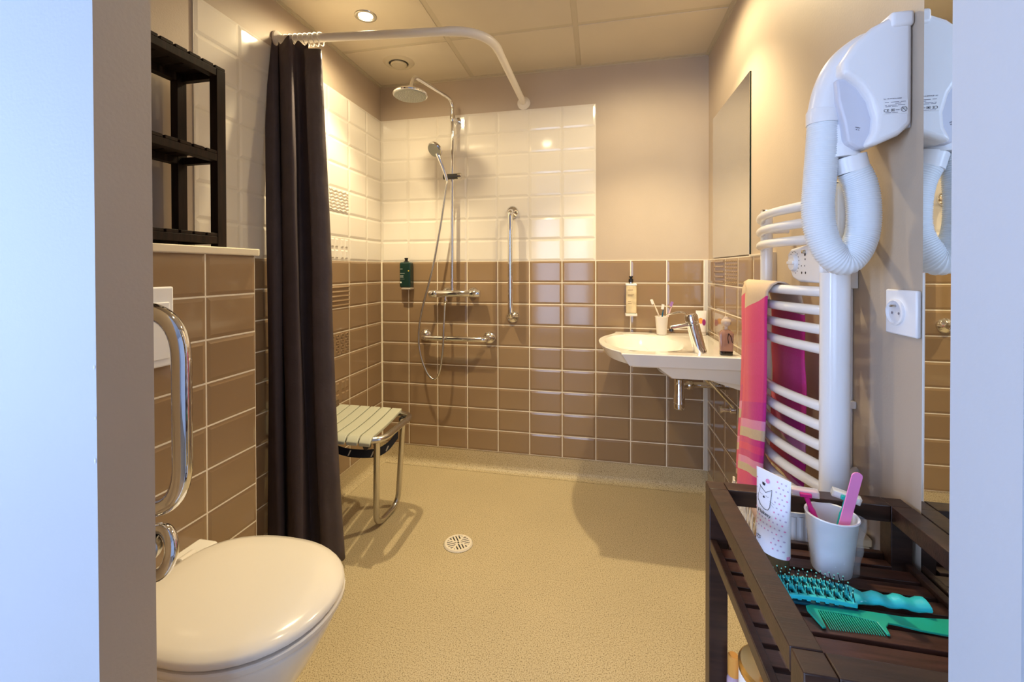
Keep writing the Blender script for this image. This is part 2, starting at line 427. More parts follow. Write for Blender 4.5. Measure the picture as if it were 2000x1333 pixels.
# back wall
put('grout', BX(((0, -0.0056, COVE), (XR, 0, ZT+0.001))), GROUT, wb)
put('grout', BX(((0, -0.0056, ZT+0.001), (1.262, 0, ZW+0.001))), GROUTW, wb)
FB = (lambda u, z: (u, 0, z), 0)
cb = [(0.010 if i == 0 else i*TW, (i+1)*TW) for i in range(10)]
wall_tiles(wb, FB, cb, rows_b, BROWN)
wall_tiles(wb, FB, cb[:7], rows_w, WHITE)
put('corner_profile', BX(((1.802, -0.009, COVE), (XR-0.0005, -0.003, ZT))), mat('white_corner_profile', 'D8D2C8', 0.25), wb)
# left wall
put('grout', BX(((0, -1.3, COVE), (0.0056, -0.0056, ZT+0.001))), GROUT, wl)
put('grout', BX(((0, -1.262, ZT+0.001), (0.0056, -0.0056, ZW+0.001))), GROUTW, wl)
FL = (lambda u, z: (0, -u, z), R(90))
cl = [(0.010 if i == 0 else i*TW, (i+1)*TW) for i in range(7)]
wall_tiles(wl, FL, cl, rows_b, BROWN, {(2, 1): 'stripes', (2, 3): 'rings', (2, 5): 'blocks'})
wall_tiles(wl, FL, cl, rows_w, WHITE, {(2, 0): 'blocks', (2, 2): 'waves'})
# right wall
YE = -0.872
put('grout', BX(((XR-0.0056, YE, COVE), (XR, -0.0056, ZT+0.001))), GROUT, wr)
FR = (lambda u, z: (XR, -u, z), R(-90))
cr = [(0.010, 0.146), (0.146, 0.326), (0.326, 0.506), (0.506, 0.686), (0.686, 0.866)]
wall_tiles(wr, FR, cr, rows_b, BROWN, {(1, 0): 'stripes', (2, 0): 'dots'})
put('tile_edge_profile', BX(((XR-0.010, YE-0.005, COVE), (XR, YE, ZT+0.006)), ((XR-0.010, YE, ZT), (XR, -0.65, ZT+0.006))), mat('cream_edge_profile', 'E6DAC6', 0.3), wr)
# cistern boxing
XB = 0.2098; YB = -1.246
bx = struct('wall_cistern_boxing', BX(((0.0, YF, 0), (XB, YB-0.002, ZT-0.003))), PAINT)
put('grout', BX(((XB, YF, 0), (XB+0.0056, YB, ZT-0.001))), GROUT, bx)
put('grout', BX(((0.0, YB-0.002, 0), (XB, YB+0.0025, ZT-0.001))), GROUT, bx)
FX = (lambda u, z: (XB, YB-u, z), R(90))
cx_ = [(i*TW, (i+1)*TW) for i in range(3)] + [(3*TW, abs(YF-YB))]
rows_x = rows_b + [(0.0, ZT-9*TH)]
wall_tiles(bx, FX, cx_, rows_x, BROWN)
FXE = (lambda u, z: (XB-u, YB, z), R(180))
wall_tiles(bx, FXE, [(0.0, 0.18)], rows_x, BROWN)
# sill on the boxing
bm = bmesh.new()
ol = [(0.001, YF), (0.228, YF), (0.228, YB+0.004)] + [(0.218+0.01*math.cos(R(a)), YB+0.004+0.010*math.sin(R(a))) for a in (0, 30, 60, 90)] + [(0.001, YB+0.014)]
prism(bm, ol, lambda u, v: Vector((u, v, ZT-0.001)), lambda u, v: Vector((u, v, ZT+0.019)))
struct('trim_2', bm, SILLM, bevel=0.007, seg=3)

# bedroom behind the camera
struct('floor_bedroom', BX(((-2.2, -5.2, -0.06), (3.2, -2.0, 0.0))), WOODF)
struct('ceiling_bedroom', BX(((-2.2, -5.2, 2.4), (3.2, -2.0, 2.5))), PAINTW)
struct('wall_bedroom_left', BX(((-2.3, -5.2, 0), (-2.2, -4.3, 2.4)), ((-2.3, -2.9, 0), (-2.2, -2.0, 2.4)), ((-2.3, -4.3, 0), (-2.2, -2.9, 0.2)), ((-2.3, -4.3, 2.15), (-2.2, -2.9, 2.4))), PAINTW)
w2 = struct('added_window', BX(((-2.25, -4.3, 0.2), (-2.21, -4.24, 2.15)), ((-2.25, -2.96, 0.2), (-2.21, -2.9, 2.15)), ((-2.25, -3.64, 0.26), (-2.21, -3.56, 2.09)), ((-2.25, -4.24, 0.2), (-2.21, -2.96, 0.26)), ((-2.25, -4.24, 2.09), (-2.21, -2.96, 2.15))), PLAST)  # invented window, put in so blue light reaches the right wall
put('window_pane', BX(((-2.236, -4.29, 0.21), (-2.230, -2.91, 2.14))), PANE, w2)
struct('wall_bedroom_right', BX(((3.2, -5.2, 0), (3.3, -2.0, 2.4))), PAINTW)
struct('wall_bedroom_front', BX(((-2.2, -2.0, 0), (-0.1, -1.95, 2.4)), ((1.95, -2.0, 0), (3.2, -1.95, 2.4))), PAINTW)
WX0, WX1, WZ0, WZ1 = -1.25, 1.16, 0.12, 2.1
struct('wall_bedroom_back', BX(((-2.2, -5.1, 0), (WX0, -5.0, 2.4)), ((WX1, -5.1, 0), (3.2, -5.0, 2.4)), ((WX0, -5.1, 0), (WX1, -5.0, WZ0)), ((WX0, -5.1, WZ1), (WX1, -5.0, 2.4))), PAINTW)
w1 = struct('window_1', BX(((WX0, -5.06, WZ0), (WX1, -5.02, WZ0+0.06)), ((WX0, -5.06, WZ1-0.06), (WX1, -5.02, WZ1)),
    *[((x-0.065, -5.06, WZ0), (x+0.065, -5.02, WZ1)) for x in (-1.19, -0.65, -0.08, 0.715)], ((WX1-0.06, -5.06, WZ0), (WX1, -5.02, WZ1)), ((0.20, -5.06, WZ0), (0.27, -5.02, WZ1))), PLAST)
put('window_pane', BX(((WX0+0.01, -5.044, WZ0+0.02), (WX1-0.01, -5.038, WZ1-0.02))), PANE, w1)

# ------------------------------------------------------------ ceiling fittings
for i, (x, y) in enumerate(DL):
    lab = ['round recessed downlight lit in the ceiling above the shower seat', 'round recessed downlight above the washbasin', 'round recessed downlight above the toilet'][i]
    t = thing('ceiling_downlight', lab, 'light', (x, y, CEIL), 'recessed ceiling downlights')
    put('trim_ring', LT([(0.034, 0.002), (0.0345, -0.004), (0.040, -0.006), (0.046, -0.004), (0.048, 0.0005)], (x, y, CEIL), n=36, cap=False), mat('satin_nickel', (0.55, 0.52, 0.45), 0.25, 1.0), t, smooth=True)
    put('lamp_glass', LT([(0.001, -0.001), (0.030, -0.0012), (0.0345, 0.002)], (x, y, CEIL), n=32, cap=False), LAMPG, t, smooth=True)
t = thing('air_vent', 'round cream extractor vent in the ceiling above the rain shower head', 'vent', (0.247, -0.267, CEIL))
put('outer_ring', LT([(0.050, -0.004), (0.052, -0.009), (0.062, -0.012), (0.074, -0.008), (0.082, 0.0)], (0.247, -0.267, CEIL), n=40, cap=False), TBARM, t, smooth=True)
put('centre_disc', LT([(0.001, -0.020), (0.038, -0.018), (0.043, -0.013), (0.040, -0.006), (0.01, -0.001)], (0.247, -0.267, CEIL), n=36), TBARM, t, smooth=True)
put('dark_throat', LT([(0.001, -0.0005), (0.051, -0.001), (0.052, -0.004)], (0.247, -0.267, CEIL), n=36, cap=False), DKMET, t)
# floor drain
dx, dy = 0.703, -0.688
t = thing('floor_drain', 'round cream slotted floor drain in the middle of the shower floor', 'drain', (dx, dy, 0))
put('drain_well', LT([(0.001, 0.0012), (0.061, 0.0012)], (dx, dy, 0), n=40, cap=False), DKMET, t)
put('rim', LT([(0.047, 0.0015), (0.047, 0.0065), (0.056, 0.0065), (0.0605, 0.001)], (dx, dy, 0), n=48, cap=False), mat('cream_drain_plastic', 'EADFCB', 0.35), t, smooth=True)
bm = bmesh.new()
DRM = bpy.data.materials['cream_drain_plastic']
for a in range(4):
    for k in range(6):
        off = -0.034+k*0.0125
        # bars of each quadrant run one way, of the next the other
        c, s = math.cos(R(35+90*a)), math.sin(R(35+90*a))
        L0, L1 = 0.006, math.sqrt(max(0.0485**2-(abs(off)+0.004)**2, 0))
        if abs(off) > L1: continue
        l0 = max(L0, abs(off)-0.002)
        p = [(l0, off-0.0036), (L1, off-0.0036), (L1, off+0.0036), (l0, off+0.0036)]
        P3 = [(dx+c*u-s*v, dy+s*u+c*v) for u, v in p]
        rings(bm, [[(X, Y, 0.003) for X, Y in P3], [(X, Y, 0.006) for X, Y in P3]])
for a in range(2):
    c, s = math.cos(R(80+90*a)), math.sin(R(80+90*a))
    P3 = [(dx+c*u-s*v, dy+s*u+c*v) for u, v in ((-0.048, -0.004), (0.048, -0.004), (0.048, 0.004), (-0.048, 0.004))]
    rings(bm, [[(X, Y, 0.003) for X, Y in P3], [(X, Y, 0.0062) for X, Y in P3]])
put('slotted_grate', bm, DRM, t)

# ------------------------------------------------------------ curtain rod and curtain
t = thing('curtain_rod', 'white bent shower curtain rod from left wall round to back wall', 'rod', (0.0, -0.875, 2.078))
pl = fillet([(0.004, -0.875, 2.078), (0.86, -0.775, 2.07), (0.871, -0.004, 2.066)], 0.17, 14)
put('rod_tube', TB(pl, 0.0165, 18), RODM, t, smooth=True)
n_ = len(pl)
put('elbow_sleeve', TB(pl[1:n_-1], 0.0178, 18), RODM, t, smooth=True)
put('wall_flange', LT([(0.034, 0.0), (0.034, 0.008), (0.022, 0.020), (0.018, 0.024)], (0.001, -0.875, 2.078), (1, 0.1, 0)), RODM, t, smooth=True)
put('wall_flange', LT([(0.036, 0.0), (0.036, 0.008), (0.024, 0.020), (0.0185, 0.026)], (0.871, -0.001, 2.066), (0, -1, 0)), RODM, t, smooth=True)
# curtain
t = thing('shower_curtain', 'dark taupe shower curtain bunched in folds by the left wall', 'curtain', (0.1, -0.86, 0.03))
CP = [(0.800, 1.60), (0.846, 1.50), (0.842, 1.465), (0.824, 1.450), (0.806, 1.50), (0.803, 1.575), (0.800, 1.50), (0.786, 1.445), (0.768, 1.440), (0.756, 1.475), (0.748, 1.58), (0.735, 1.60), (0.718, 1.59), (0.704, 1.59)]
def wid(f): return 0.88+0.13*min(1, f*2.2)+0.42*max(0, f-0.52)
def cpt(sl, D, z, ph=0.0):
    """plan position from bearing and distance off the doorway"""
    f = 1-(z-0.03)/2.0
    D = 1.435+(D-1.435)*0.52
    k = 0.45+0.55*min(1, f*4)
    sl = 0.846+(sl-0.846)*wid(f)+0.004*math.sin(z*3.3+ph*2.1)*min(1, f*2)
    d = 1.566+(D-1.566)*k+0.004*math.sin(z*2.4+ph)
    return Vector((max(0.011+0.002*math.sin(ph), 1.27-sl*d), d-2.436, z))
def curtain_path(z): return [cpt(a, b, z, q*0.8) for q, (a, b) in enumerate(CP)]
ZS = [0.035+(2.045-0.035)*k/46 for k in range(47)]
bm = bmesh.new(); rs = []
for z in ZS:
    s = spline(curtain_path(z), 7)
    rs.append([Vector((p.x, p.y, z-(0.012*math.sin(i*0.31) if z > 2.0 else 0))) for i, p in enumerate(s)])
rings(bm, rs, close=False, cap0=False, cap1=False)
put('curtain_cloth', bm, CURT, t, smooth='all', solid=0.0016)
# free edge panel turned to the shower side, satin underside catching the lamp
bm = bmesh.new(); rs = []
for z in ZS[:-1]:
    w_ = 0.0016*math.sin(z*31)+0.0012*math.sin(z*47+1)
    p = [cpt(0.7175, 1.535, z), cpt(0.7165+0.3*w_, 1.505, z), cpt(0.706, 1.497, z), cpt(0.690+w_, 1.510, z, 0.4), cpt(0.670+w_, 1.540, z, 0.4), cpt(0.6615, 1.590+2*w_, z, 0.2), cpt(0.668, 1.650, z, 0.3)]
    rs.append(spline(p, 6))
rings(bm, rs, close=False, cap0=False, cap1=False)
fe = put('edge_panel', bm, CURTL, t, smooth='all', solid=0.0016, label='shinier free edge of the curtain')
bm = bmesh.new(); rings(bm, [[(0.172, -0.912, 1.955), (0.190, -0.897, 1.955), (0.190, -0.899, 1.915), (0.180, -0.908, 1.90)], [(0.173, -0.9135, 1.955), (0.191, -0.8985, 1.955), (0.191, -0.9005, 1.915), (0.181, -0.9095, 1.90)]])
put('care_label', bm, mat('white_label_cloth', 'E6CFC6', 0.8), t, label='white care label')
put('hem', TB([(q.x, q.y, 0.042) for q in spline(curtain_path(0.04), 7)], 0.0018, 6), CURT, t, smooth=True)
for k in range(9):
    x = 0.022+k*0.0205; y = -0.875+0.10*x/0.86*1.0
    p = [(x+0.003*math.sin(a*0.7), y+0.0245*math.cos(a*2*PI/16), 2.0705+0.0255*math.sin(a*2*PI/16)) for a in range(17)]
    put('curtain_ring', TB(p, 0.0022, 6), RODM, t, smooth=True)

# ------------------------------------------------------------ shower set
t = thing('shower_set', 'chrome shower riser with round rain head and thermostatic valve', 'shower', (0.476, 0, 1.0))
bm = TB(fillet([(0.470, -0.066, 1.012), (0.476, -0.066, 2.095), (0.380, -0.385, 2.105), (0.372, -0.400, 2.035)], 0.055, 8), 0.0098, 14)
put('riser_pipe', bm, CHROME, t, smooth=True)
put('wall_bracket', LT([(0.021, 0), (0.021, 0.006), (0.011, 0.014), (0.011, 0.066)], (0.487, -0.004, 1.993), (-0.15, -1, 0)), CHROME, t, smooth=True)
put('bracket_collar', LT([(0.013, -0.018), (0.015, -0.014), (0.015, 0.014), (0.013, 0.018)], (0.476, -0.066, 1.993)), CHROME, t, smooth=True)
hc = Vector((0.368, -0.395, 2.012)); ha = Vector((0.0, 0.03, 1)).normalized()
put('rain_head', LT([(0.078, -0.010), (0.084, -0.008), (0.086, -0.003), (0.082, 0.004), (0.045, 0.012), (0.020, 0.018), (0.017, 0.032), (0.012, 0.04)], hc, ha, n=44), CHROME, t, smooth=True)
put('spray_face', LT([(0.0785, -0.0098), (0.0775, -0.0125), (0.001, -0.013)], hc, ha, n=44, cap=False), mat('grey_spray_face', '9C9E98', 0.35, 0.2), t, smooth=True)
bm = bmesh.new()
for rr_, nn in ((0.012, 6), (0.025, 12), (0.038, 18), (0.051, 24), (0.064, 30)):
    for k in range(nn):
        a = 2*PI*k/nn
        lathe(bm, [(0.0018, -0.013), (0.0012, -0.0155)], hc+Vector((rr_*math.cos(a), rr_*math.sin(a), 0)), ha, 5)
put('spray_nozzles', bm, mat('white_nozzles', 'D8D8D0', 0.5), t, kind='stuff')
# thermostatic valve
put('valve_body', LT([(0.018, 0), (0.0195, 0.003), (0.0195, 0.292), (0.018, 0.295)], (0.337, -0.068, 1.006), (1, 0, 0.015)), CHROME, t, smooth=True)
put('valve_knob', LT([(0.0205, 0), (0.0215, 0.003), (0.0215, 0.052), (0.019, 0.056)], (0.577, -0.068, 1.0095), (1, 0, 0.01), n=20), CHROME, t, smooth=True)
put('valve_knob', LT([(0.0205, 0), (0.0215, 0.003), (0.0215, 0.044), (0.019, 0.048)], (0.336, -0.068, 1.006), (1, 0, 0.01), n=20), CHROME, t, smooth=True)
for x in (0.423, 0.578):
    put('valve_flange', LT([(0.033, 0), (0.033, 0.006), (0.024, 0.020), (0.016, 0.028), (0.015, 0.055)], (x, -0.008, 1.012), (0, -1, 0)), CHROME, t, smooth=True)
put('hose_outlet', LT([(0.009, 0), (0.009, 0.016), (0.012, 0.018), (0.012, 0.034), (0.008, 0.040)], (0.430, -0.066, 0.992), (0, 0, -1)), CHROME, t, smooth=True)
# slider and hand shower
put('slider_clamp', LT([(0.012, 0), (0.015, 0.002), (0.015, 0.098), (0.012, 0.1)], (0.425, -0.080, 1.664), (1, 0.12, 0.03)), DKMET, t, smooth=True, label='dark chrome slider clamp')
put('slider_knob', LT([(0.012, 0), (0.017, 0.003), (0.017, 0.020), (0.013, 0.024)], (0.506, -0.072, 1.668), (1, 0, 0.03)), CHROME, t, smooth=True)
hs = thing('hand_shower', 'chrome hand shower clipped on the riser slider', 'hand shower', (0.44, -0.1, 1.66))
put('handle', TB(spline([(0.452, -0.094, 1.640), (0.440, -0.105, 1.690), (0.422, -0.118, 1.745), (0.408, -0.128, 1.785)], 6), [0.009]*6+[0.0105]*6+[0.012]*7, 12), CHROME, hs, smooth=True)
fa = Vector((-0.30, -0.62, -0.55)).normalized(); fc = Vector((0.396, -0.132, 1.806))
put('shower_head', LT([(0.012, -0.020), (0.034, -0.016), (0.044, -0.006), (0.045, 0.006), (0.041, 0.010)], fc, fa, n=32), CHROME, hs, smooth=True)
put('spray_plate', LT([(0.040, 0.0102), (0.038, 0.013), (0.001, 0.014)], fc, fa, n=32, cap=False), bpy.data.materials['grey_spray_face'], hs, smooth=True)
hp = spline([(0.452, -0.094, 1.642), (0.446, -0.100, 1.59), (0.417, -0.102, 1.40), (0.368, -0.104, 1.15), (0.308, -0.106, 0.93), (0.284, -0.106, 0.78), (0.296, -0.106, 0.66), (0.336, -0.106, 0.560), (0.375, -0.106, 0.530),
              (0.407, -0.106, 0.570), (0.426, -0.106, 0.68), (0.432, -0.102, 0.82), (0.431, -0.080, 0.93), (0.430, -0.066, 0.962)], 10)
put('shower_hose', TB(hp, 0.0062, 10), STEEL, hs, smooth=True)

def grab(name, label, pts, rr_=0.0155, flanges=(), fr=0.036, ax=(0, -1, 0)):
    t = thing(name, label, 'grab bar', pts[0])
    put('bar', TB(fillet(pts, 0.045, 8), rr_, 18), CHROME, t, smooth=True)
    for f in flanges:
        put('wall_flange', LT([(fr, 0), (fr, 0.004), (fr-0.006, 0.014), (rr_+0.004, 0.020), (rr_, 0.024)], f, ax, n=30), CHROME, t, smooth=True)
    return t
grab('grab_bar', 'short horizontal chrome grab bar below the shower valve', [(0.290, -0.010, 0.760), (0.290, -0.075, 0.755), (0.672, -0.075, 0.755), (0.672, -0.010, 0.757)], 0.0145, [(0.290, -0.009, 0.762), (0.672, -0.009, 0.758)])
grab('grab_bar', 'vertical chrome grab bar between the shower column and washbasin', [(0.806, -0.010, 1.463), (0.806, -0.075, 1.463), (0.806, -0.075, 0.880), (0.806, -0.010, 0.880)], 0.0145, [(0.806, -0.009, 1.463), (0.806, -0.009, 0.880)])

# soap dispensers
t = thing('soap_dispenser', 'dark green shampoo bottle in a wall holder in the shower', 'dispenser', (0.180, -0.008, 1.02))
bm = bmesh.new(); rr_ = rrect(0.147, 1.040, 0.214, 1.188, 0.010)
prism(bm, rr_, lambda u, v: Vector((u, -0.062, v)), lambda u, v: Vector((u, -0.012, v)))
bo = put('bottle', bm, GREEN, t, bevel=0.009, seg=3)
put('pump_cap', LT([(0.016, 0), (0.016, 0.004), (0.009, 0.008), (0.009, 0.018), (0.011, 0.019), (0.011, 0.026)], (0.180, -0.037, 1.187)), BLACKP, t, smooth=True)
put('holder_base', BX(((0.160, -0.066, 1.028), (0.216, -0.009, 1.0395))), mat('brushed_silver_plastic', 'C9BFB0', 0.3, 0.3), t, bevel=0.003)
bm = BX(*[((0.1525, -0.0632, z), (0.1525+w_, -0.0622, z+h_)) for z, w_, h_ in ((1.1465, 0.015, 0.0025), (1.121, 0.028, 0.003), (1.110, 0.020, 0.0018), (1.106, 0.022, 0.0016), (1.102, 0.018, 0.0016), (1.098, 0.022, 0.0016), (1.0885, 0.027, 0.001))])
put('label_print', bm, mat('pale_print', 'A9B5AE', 0.5), bo, kind='stuff')
bm = LT([(0.0048, 0), (0.0048, 0.0008), (0.0001, 0.001)], (0.157, -0.0622, 1.070), (0, -1, 0), n=14, cap=False)
put('label_dot', bm, mat('white_print', 'F0F0EA', 0.5), bo)
bm = LT([(0.004, 0), (0.004, 0.0008), (0.0001, 0.001)], (0.205, -0.0622, 1.137), (0, -1, 0), n=14, cap=False)
put('label_mark', bm, mat('yellow_print', 'C9B63C', 0.5), bo)
t = thing('soap_dispenser', 'clear amber hand soap bottle with black cap above the washbasin', 'dispenser', (1.44, -0.008, 0.90))
bm = bmesh.new(); rr_ = rrect(1.414, 0.914, 1.467, 1.060, 0.006)
prism(bm, rr_, lambda u, v: Vector((u, -0.055, v)), lambda u, v: Vector((u, -0.014, v)))
bo = put('bottle', bm, SOAPY, t, bevel=0.008, seg=3)
put('shoulder', BX(((1.413, -0.056, 1.058), (1.468, -0.013, 1.068))), PLAST, t, bevel=0.003)
put('holder_base', BX(((1.411, -0.060, 0.900), (1.470, -0.009, 0.9135))), mat('pale_holder', 'E4DCCF', 0.3), t, bevel=0.002)
put('neck', LT([(0.012, 0), (0.012, 0.010), (0.009, 0.012)], (1.440, -0.035, 1.066)), STEEL, t, smooth=True)
put('pump_cap', LT([(0.0115, 0), (0.0115, 0.014), (0.007, 0.016), (0.007, 0.024), (0.010, 0.025), (0.010, 0.030)], (1.440, -0.035, 1.077)), BLACKP, t, smooth=True)
put('label_print', BX(*[((1.424, -0.0562, z), (1.424+w_, -0.0552, z+0.0022)) for z, w_ in ((1.035, 0.024), (1.010, 0.030), (1.004, 0.022), (0.975, 0.014), (0.965, 0.018))]), mat('faded_brown_print', '9A7F5C', 0.6), bo, kind='stuff')

# ------------------------------------------------------------ folding shower seat
t = thing('shower_stool', 'wall mounted folding shower seat with grey slats and steel legs', 'seat', (0.02, -0.68, 0))
for k in range(6):
    x0 = 0.052+k*0.0555; x1 = x0+0.0495
    prof = []
    for q in range(22):
        u = q/21; y = -0.864+u*0.377
        z = 0.482-(0.016*max(0, (0.10-u)/0.10)**2)-0.006*math.cos((u-0.5)*PI)+0.0
        if q == 0: z -= 0.006
        prof.append((y, z))
    bm = bmesh.new()
    for_side = [(y, z) for y, z in prof] + [(y, z-0.014) for y, z in reversed(prof)]
    sk = -0.040
    rings(bm, [[(x0+0.018*(-0.9-y)/0.4*-1*0+(y+0.68)*sk/0.19*0.5, y, z) for y, z in for_side], [(x1+(y+0.68)*sk/0.19*0.5, y, z) for y, z in for_side]])
    put('seat_slat', bm, SEATM, t, bevel=0.003)
fp = fillet([(0.022, -0.832, 0.455), (0.430, -0.836, 0.462), (0.424, -0.500, 0.462), (0.022, -0.512, 0.455)], 0.075, 9)
put('seat_frame', TB(fp, 0.0135, 14), STEEL, t, smooth=True)
lp = fillet([(0.395, -0.800, 0.452), (0.318, -0.668, 0.014), (0.326, -0.468, 0.014), (0.398, -0.560, 0.452)], 0.07, 9)
put('leg_frame', TB(lp, 0.0130, 14), STEEL, t, smooth=True)
put('rubber_foot', TB([(0.321, -0.590, 0.0122), (0.324, -0.525, 0.0122)], 0.0118, 12), BLACKP, t, smooth=True)
put('cross_tube', TB([(0.385, -0.80, 0.435), (0.385, -0.545, 0.435)], 0.009, 12), STEEL, t, smooth=True)
for y in (-0.838, -0.512):
    put('wall_plate', BX(((0.0105, y-0.035, 0.40), (0.020, y+0.035, 0.50))), STEEL, t, bevel=0.003)
    put('hinge_bolt', LT([(0.012, -0.012), (0.013, -0.009), (0.013, 0.009), (0.012, 0.012)], (0.372, y, 0.440), (0, 1, 0)), DKMET, t, smooth=True)
bm = bmesh.new(); pts = spline([(0.10, -0.74, 0.42), (0.155, -0.735, 0.375), (0.228, -0.72, 0.352), (0.326, -0.70, 0.352), (0.375, -0.67, 0.372), (0.405, -0.63, 0.415)], 7)
rs = [[(p.x, p.y-0.0, p.z+0.018), (p.x+0.003, p.y-0.003, p.z+0.018), (p.x+0.003, p.y-0.003, p.z-0.018), (p.x, p.y, p.z-0.018)] for p in pts]
rings(bm, rs); st = put('stay_band', bm, NAVY, t, smooth=True, label='curved navy band under the slats')
WDM = mat('white_dash_print', 'E8E4D6', 0.5)
for i in (13, 20, 27):
    bm = bmesh.new()
    p = pts[i]; q = pts[i+1]
    quad(bm, (p.x, p.y-0.0035, p.z-0.013), (p.x+0.006, p.y-0.0035, p.z-0.013), (p.x+0.018, p.y-0.0038, p.z+0.012), (p.x+0.012, p.y-0.0038, p.z+0.012))
    put('white_dash', bm, WDM, st, solid=0.0006)


# ------------------------------------------------------------ washbasin
t = thing('washbasin', 'white wall hung washbasin with rounded bowl in the back right corner', 'sink', (1.6, -0.33, 0.8))
ZB = 0.812
ol = spline([(1.362, -0.012, 0), (1.358, -0.05, 0), (1.340, -0.105, 0), (1.306, -0.175, 0), (1.283, -0.25, 0), (1.275, -0.33, 0), (1.281, -0.41, 0), (1.301, -0.49, 0), (1.333, -0.555, 0), (1.358, -0.592, 0), (1.362, -0.635, 0)], 4)
outer = [(p.x, p.y) for p in ol]
nR = 14
outer += [(1.362+(XR-0.010-1.362)*k/nR, -0.637) for k in range(1, nR+1)]
outer += [(XR-0.010, -0.637+(0.625)*k/14) for k in range(1, 15)]
outer += [(XR-0.010-(XR-0.010-1.362)*k/nR, -0.012) for k in range(1, nR)]
CXB, CYB = 1.475, -0.325
def inner(sx, sy, z, dx=0):
    out = []
    for (x, y) in outer:
        a = math.atan2((y-CYB)/0.30, (x-CXB)/0.26); out.append(Vector((CXB+dx+sx*math.cos(a), CYB+sy*math.sin(a), z)))
    return out
def lerp(A, B, k, z=None): return [Vector((a.x*(1-k)+b.x*k, a.y*(1-k)+b.y*k, z if z is not None else a.z*(1-k)+b.z*k)) for a, b in zip(A, B)]
O = [Vector((x, y, ZB)) for x, y in outer]
def shrink(A, d, z, c=Vector((1.62, -0.325, 0))):
    out = []
    for a in A:
        x = a.x+(d if a.x < 1.55 else d*max(0, (1.80-a.x)/0.25)); y = a.y
        y += d*0.35*(1 if y < -0.6 else (-1 if y > -0.05 else 0))
        out.append(Vector((x, min(y, -0.012), z)))
    return out
bowl_rim = inner(0.172, 0.232, ZB+0.001)
bm = bmesh.new()
lower = [Vector((max(1.50, min(XR-0.012, p.x+0.13)), max(-0.605, min(-0.05, p.y)), 0.757)) for p in O]
low2 = [Vector((max(1.555, min(XR-0.012, p.x+0.20)), max(-0.585, min(-0.07, p.y)), 0.71-0.115*max(0, (p.x-1.50)))) for p in O]
RS = [lerp(low2, inner(0.05, 0.05, 0.70, 0.1), 0.7, 0.69), low2, lower, shrink(O, 0.045, 0.757), shrink(O, 0.030, 0.762), shrink(O, 0.006, ZB-0.012), [p+Vector((0, 0, -0.004)) for p in O], lerp(O, bowl_rim, 0.03, ZB), lerp(O, bowl_rim, 0.55, ZB-0.001), lerp(O, bowl_rim, 0.9, ZB-0.001), inner(0.168, 0.226, ZB-0.008), inner(0.155, 0.205, ZB-0.040), inner(0.125, 0.165, ZB-0.075), inner(0.075, 0.10, ZB-0.095), inner(0.02, 0.02, ZB-0.10)]
rings(bm, RS)
put('basin', bm, CERAM, t, smooth=True, angle=24)
put('drain_ring', LT([(0.022, 0.0), (0.022, 0.004), (0.014, 0.004), (0.012, 0.001)], (CXB, CYB, ZB-0.100)), CHROME, t, smooth=True)
put('bottle_trap', LT([(0.020, 0.0), (0.024, 0.004), (0.024, 0.055), (0.021, 0.060), (0.021, 0.135)], (1.627, -0.33, 0.515)), CHROME, t, smooth=True)
put('trap_elbow', TB(fillet([(1.627, -0.33, 0.618), (1.70, -0.29, 0.618), (XR-0.011, -0.29, 0.618)], 0.03), 0.013, 12), CHROME, t, smooth=True)
put('trap_nut', LT([(0.017, 0), (0.019, 0.003), (0.019, 0.020), (0.017, 0.023)], (1.665, -0.31, 0.618), (0.87, 0.48, 0)), CHROME, t, smooth=True)
put('supply_hose', TB(spline([(1.70, -0.46, 0.69), (1.74, -0.45, 0.655), (1.775, -0.42, 0.64), (XR-0.012, -0.40, 0.635)], 8), 0.006, 8), STEEL, t, smooth=True)
put('supply_hose', TB(spline([(1.71, -0.52, 0.69), (1.745, -0.52, 0.650), (1.79, -0.50, 0.60), (XR-0.012, -0.49, 0.57)], 8), 0.006, 8), STEEL, t, smooth=True)
put('angle_valve', LT([(0.014, 0), (0.014, 0.02), (0.009, 0.022), (0.009, 0.05), (0.016, 0.052), (0.016, 0.06)], (XR-0.010, -0.49, 0.57), (-1, 0, 0)), CHROME, t, smooth=True)

t = thing('basin_mixer_tap', 'leaning chrome mixer tap with long lever on the washbasin', 'tap', (1.668, -0.555, ZB))
ax = Vector((-0.245, 0.0, 1)).normalized()
put('tap_body', LT([(0.0250, 0.0), (0.0250, 0.004), (0.0240, 0.03), (0.0235, 0.112), (0.0225, 0.113)], (1.667, -0.555, ZB), ax), CHROME, t, smooth=True)
put('tap_cap', LT([(0.0225, 0.0), (0.0245, 0.002), (0.0258, 0.030), (0.0215, 0.040), (0.002, 0.043)], Vector((1.667, -0.555, ZB))+ax*0.116, ax), CHROME, t, smooth=True)
put('spout', TB([(1.640, -0.557, 0.925), (1.600, -0.560, 0.917), (1.555, -0.562, 0.908)], [0.011, 0.010, 0.009], 12), CHROME, t, smooth=True)
put('aerator', LT([(0.009, 0), (0.009, 0.010)], (1.558, -0.562, 0.904), (0, 0, -1)), DKMET, t, smooth=True)
put('lever', TB(spline([(1.612, -0.575, 0.968), (1.590, -0.583, 0.972), (1.560, -0.578, 0.966), (1.540, -0.556, 0.958), (1.560, -0.535, 0.962), (1.592, -0.530, 0.970), (1.614, -0.538, 0.967)], 6), 0.0024, 8), CHROME, t, smooth=True)

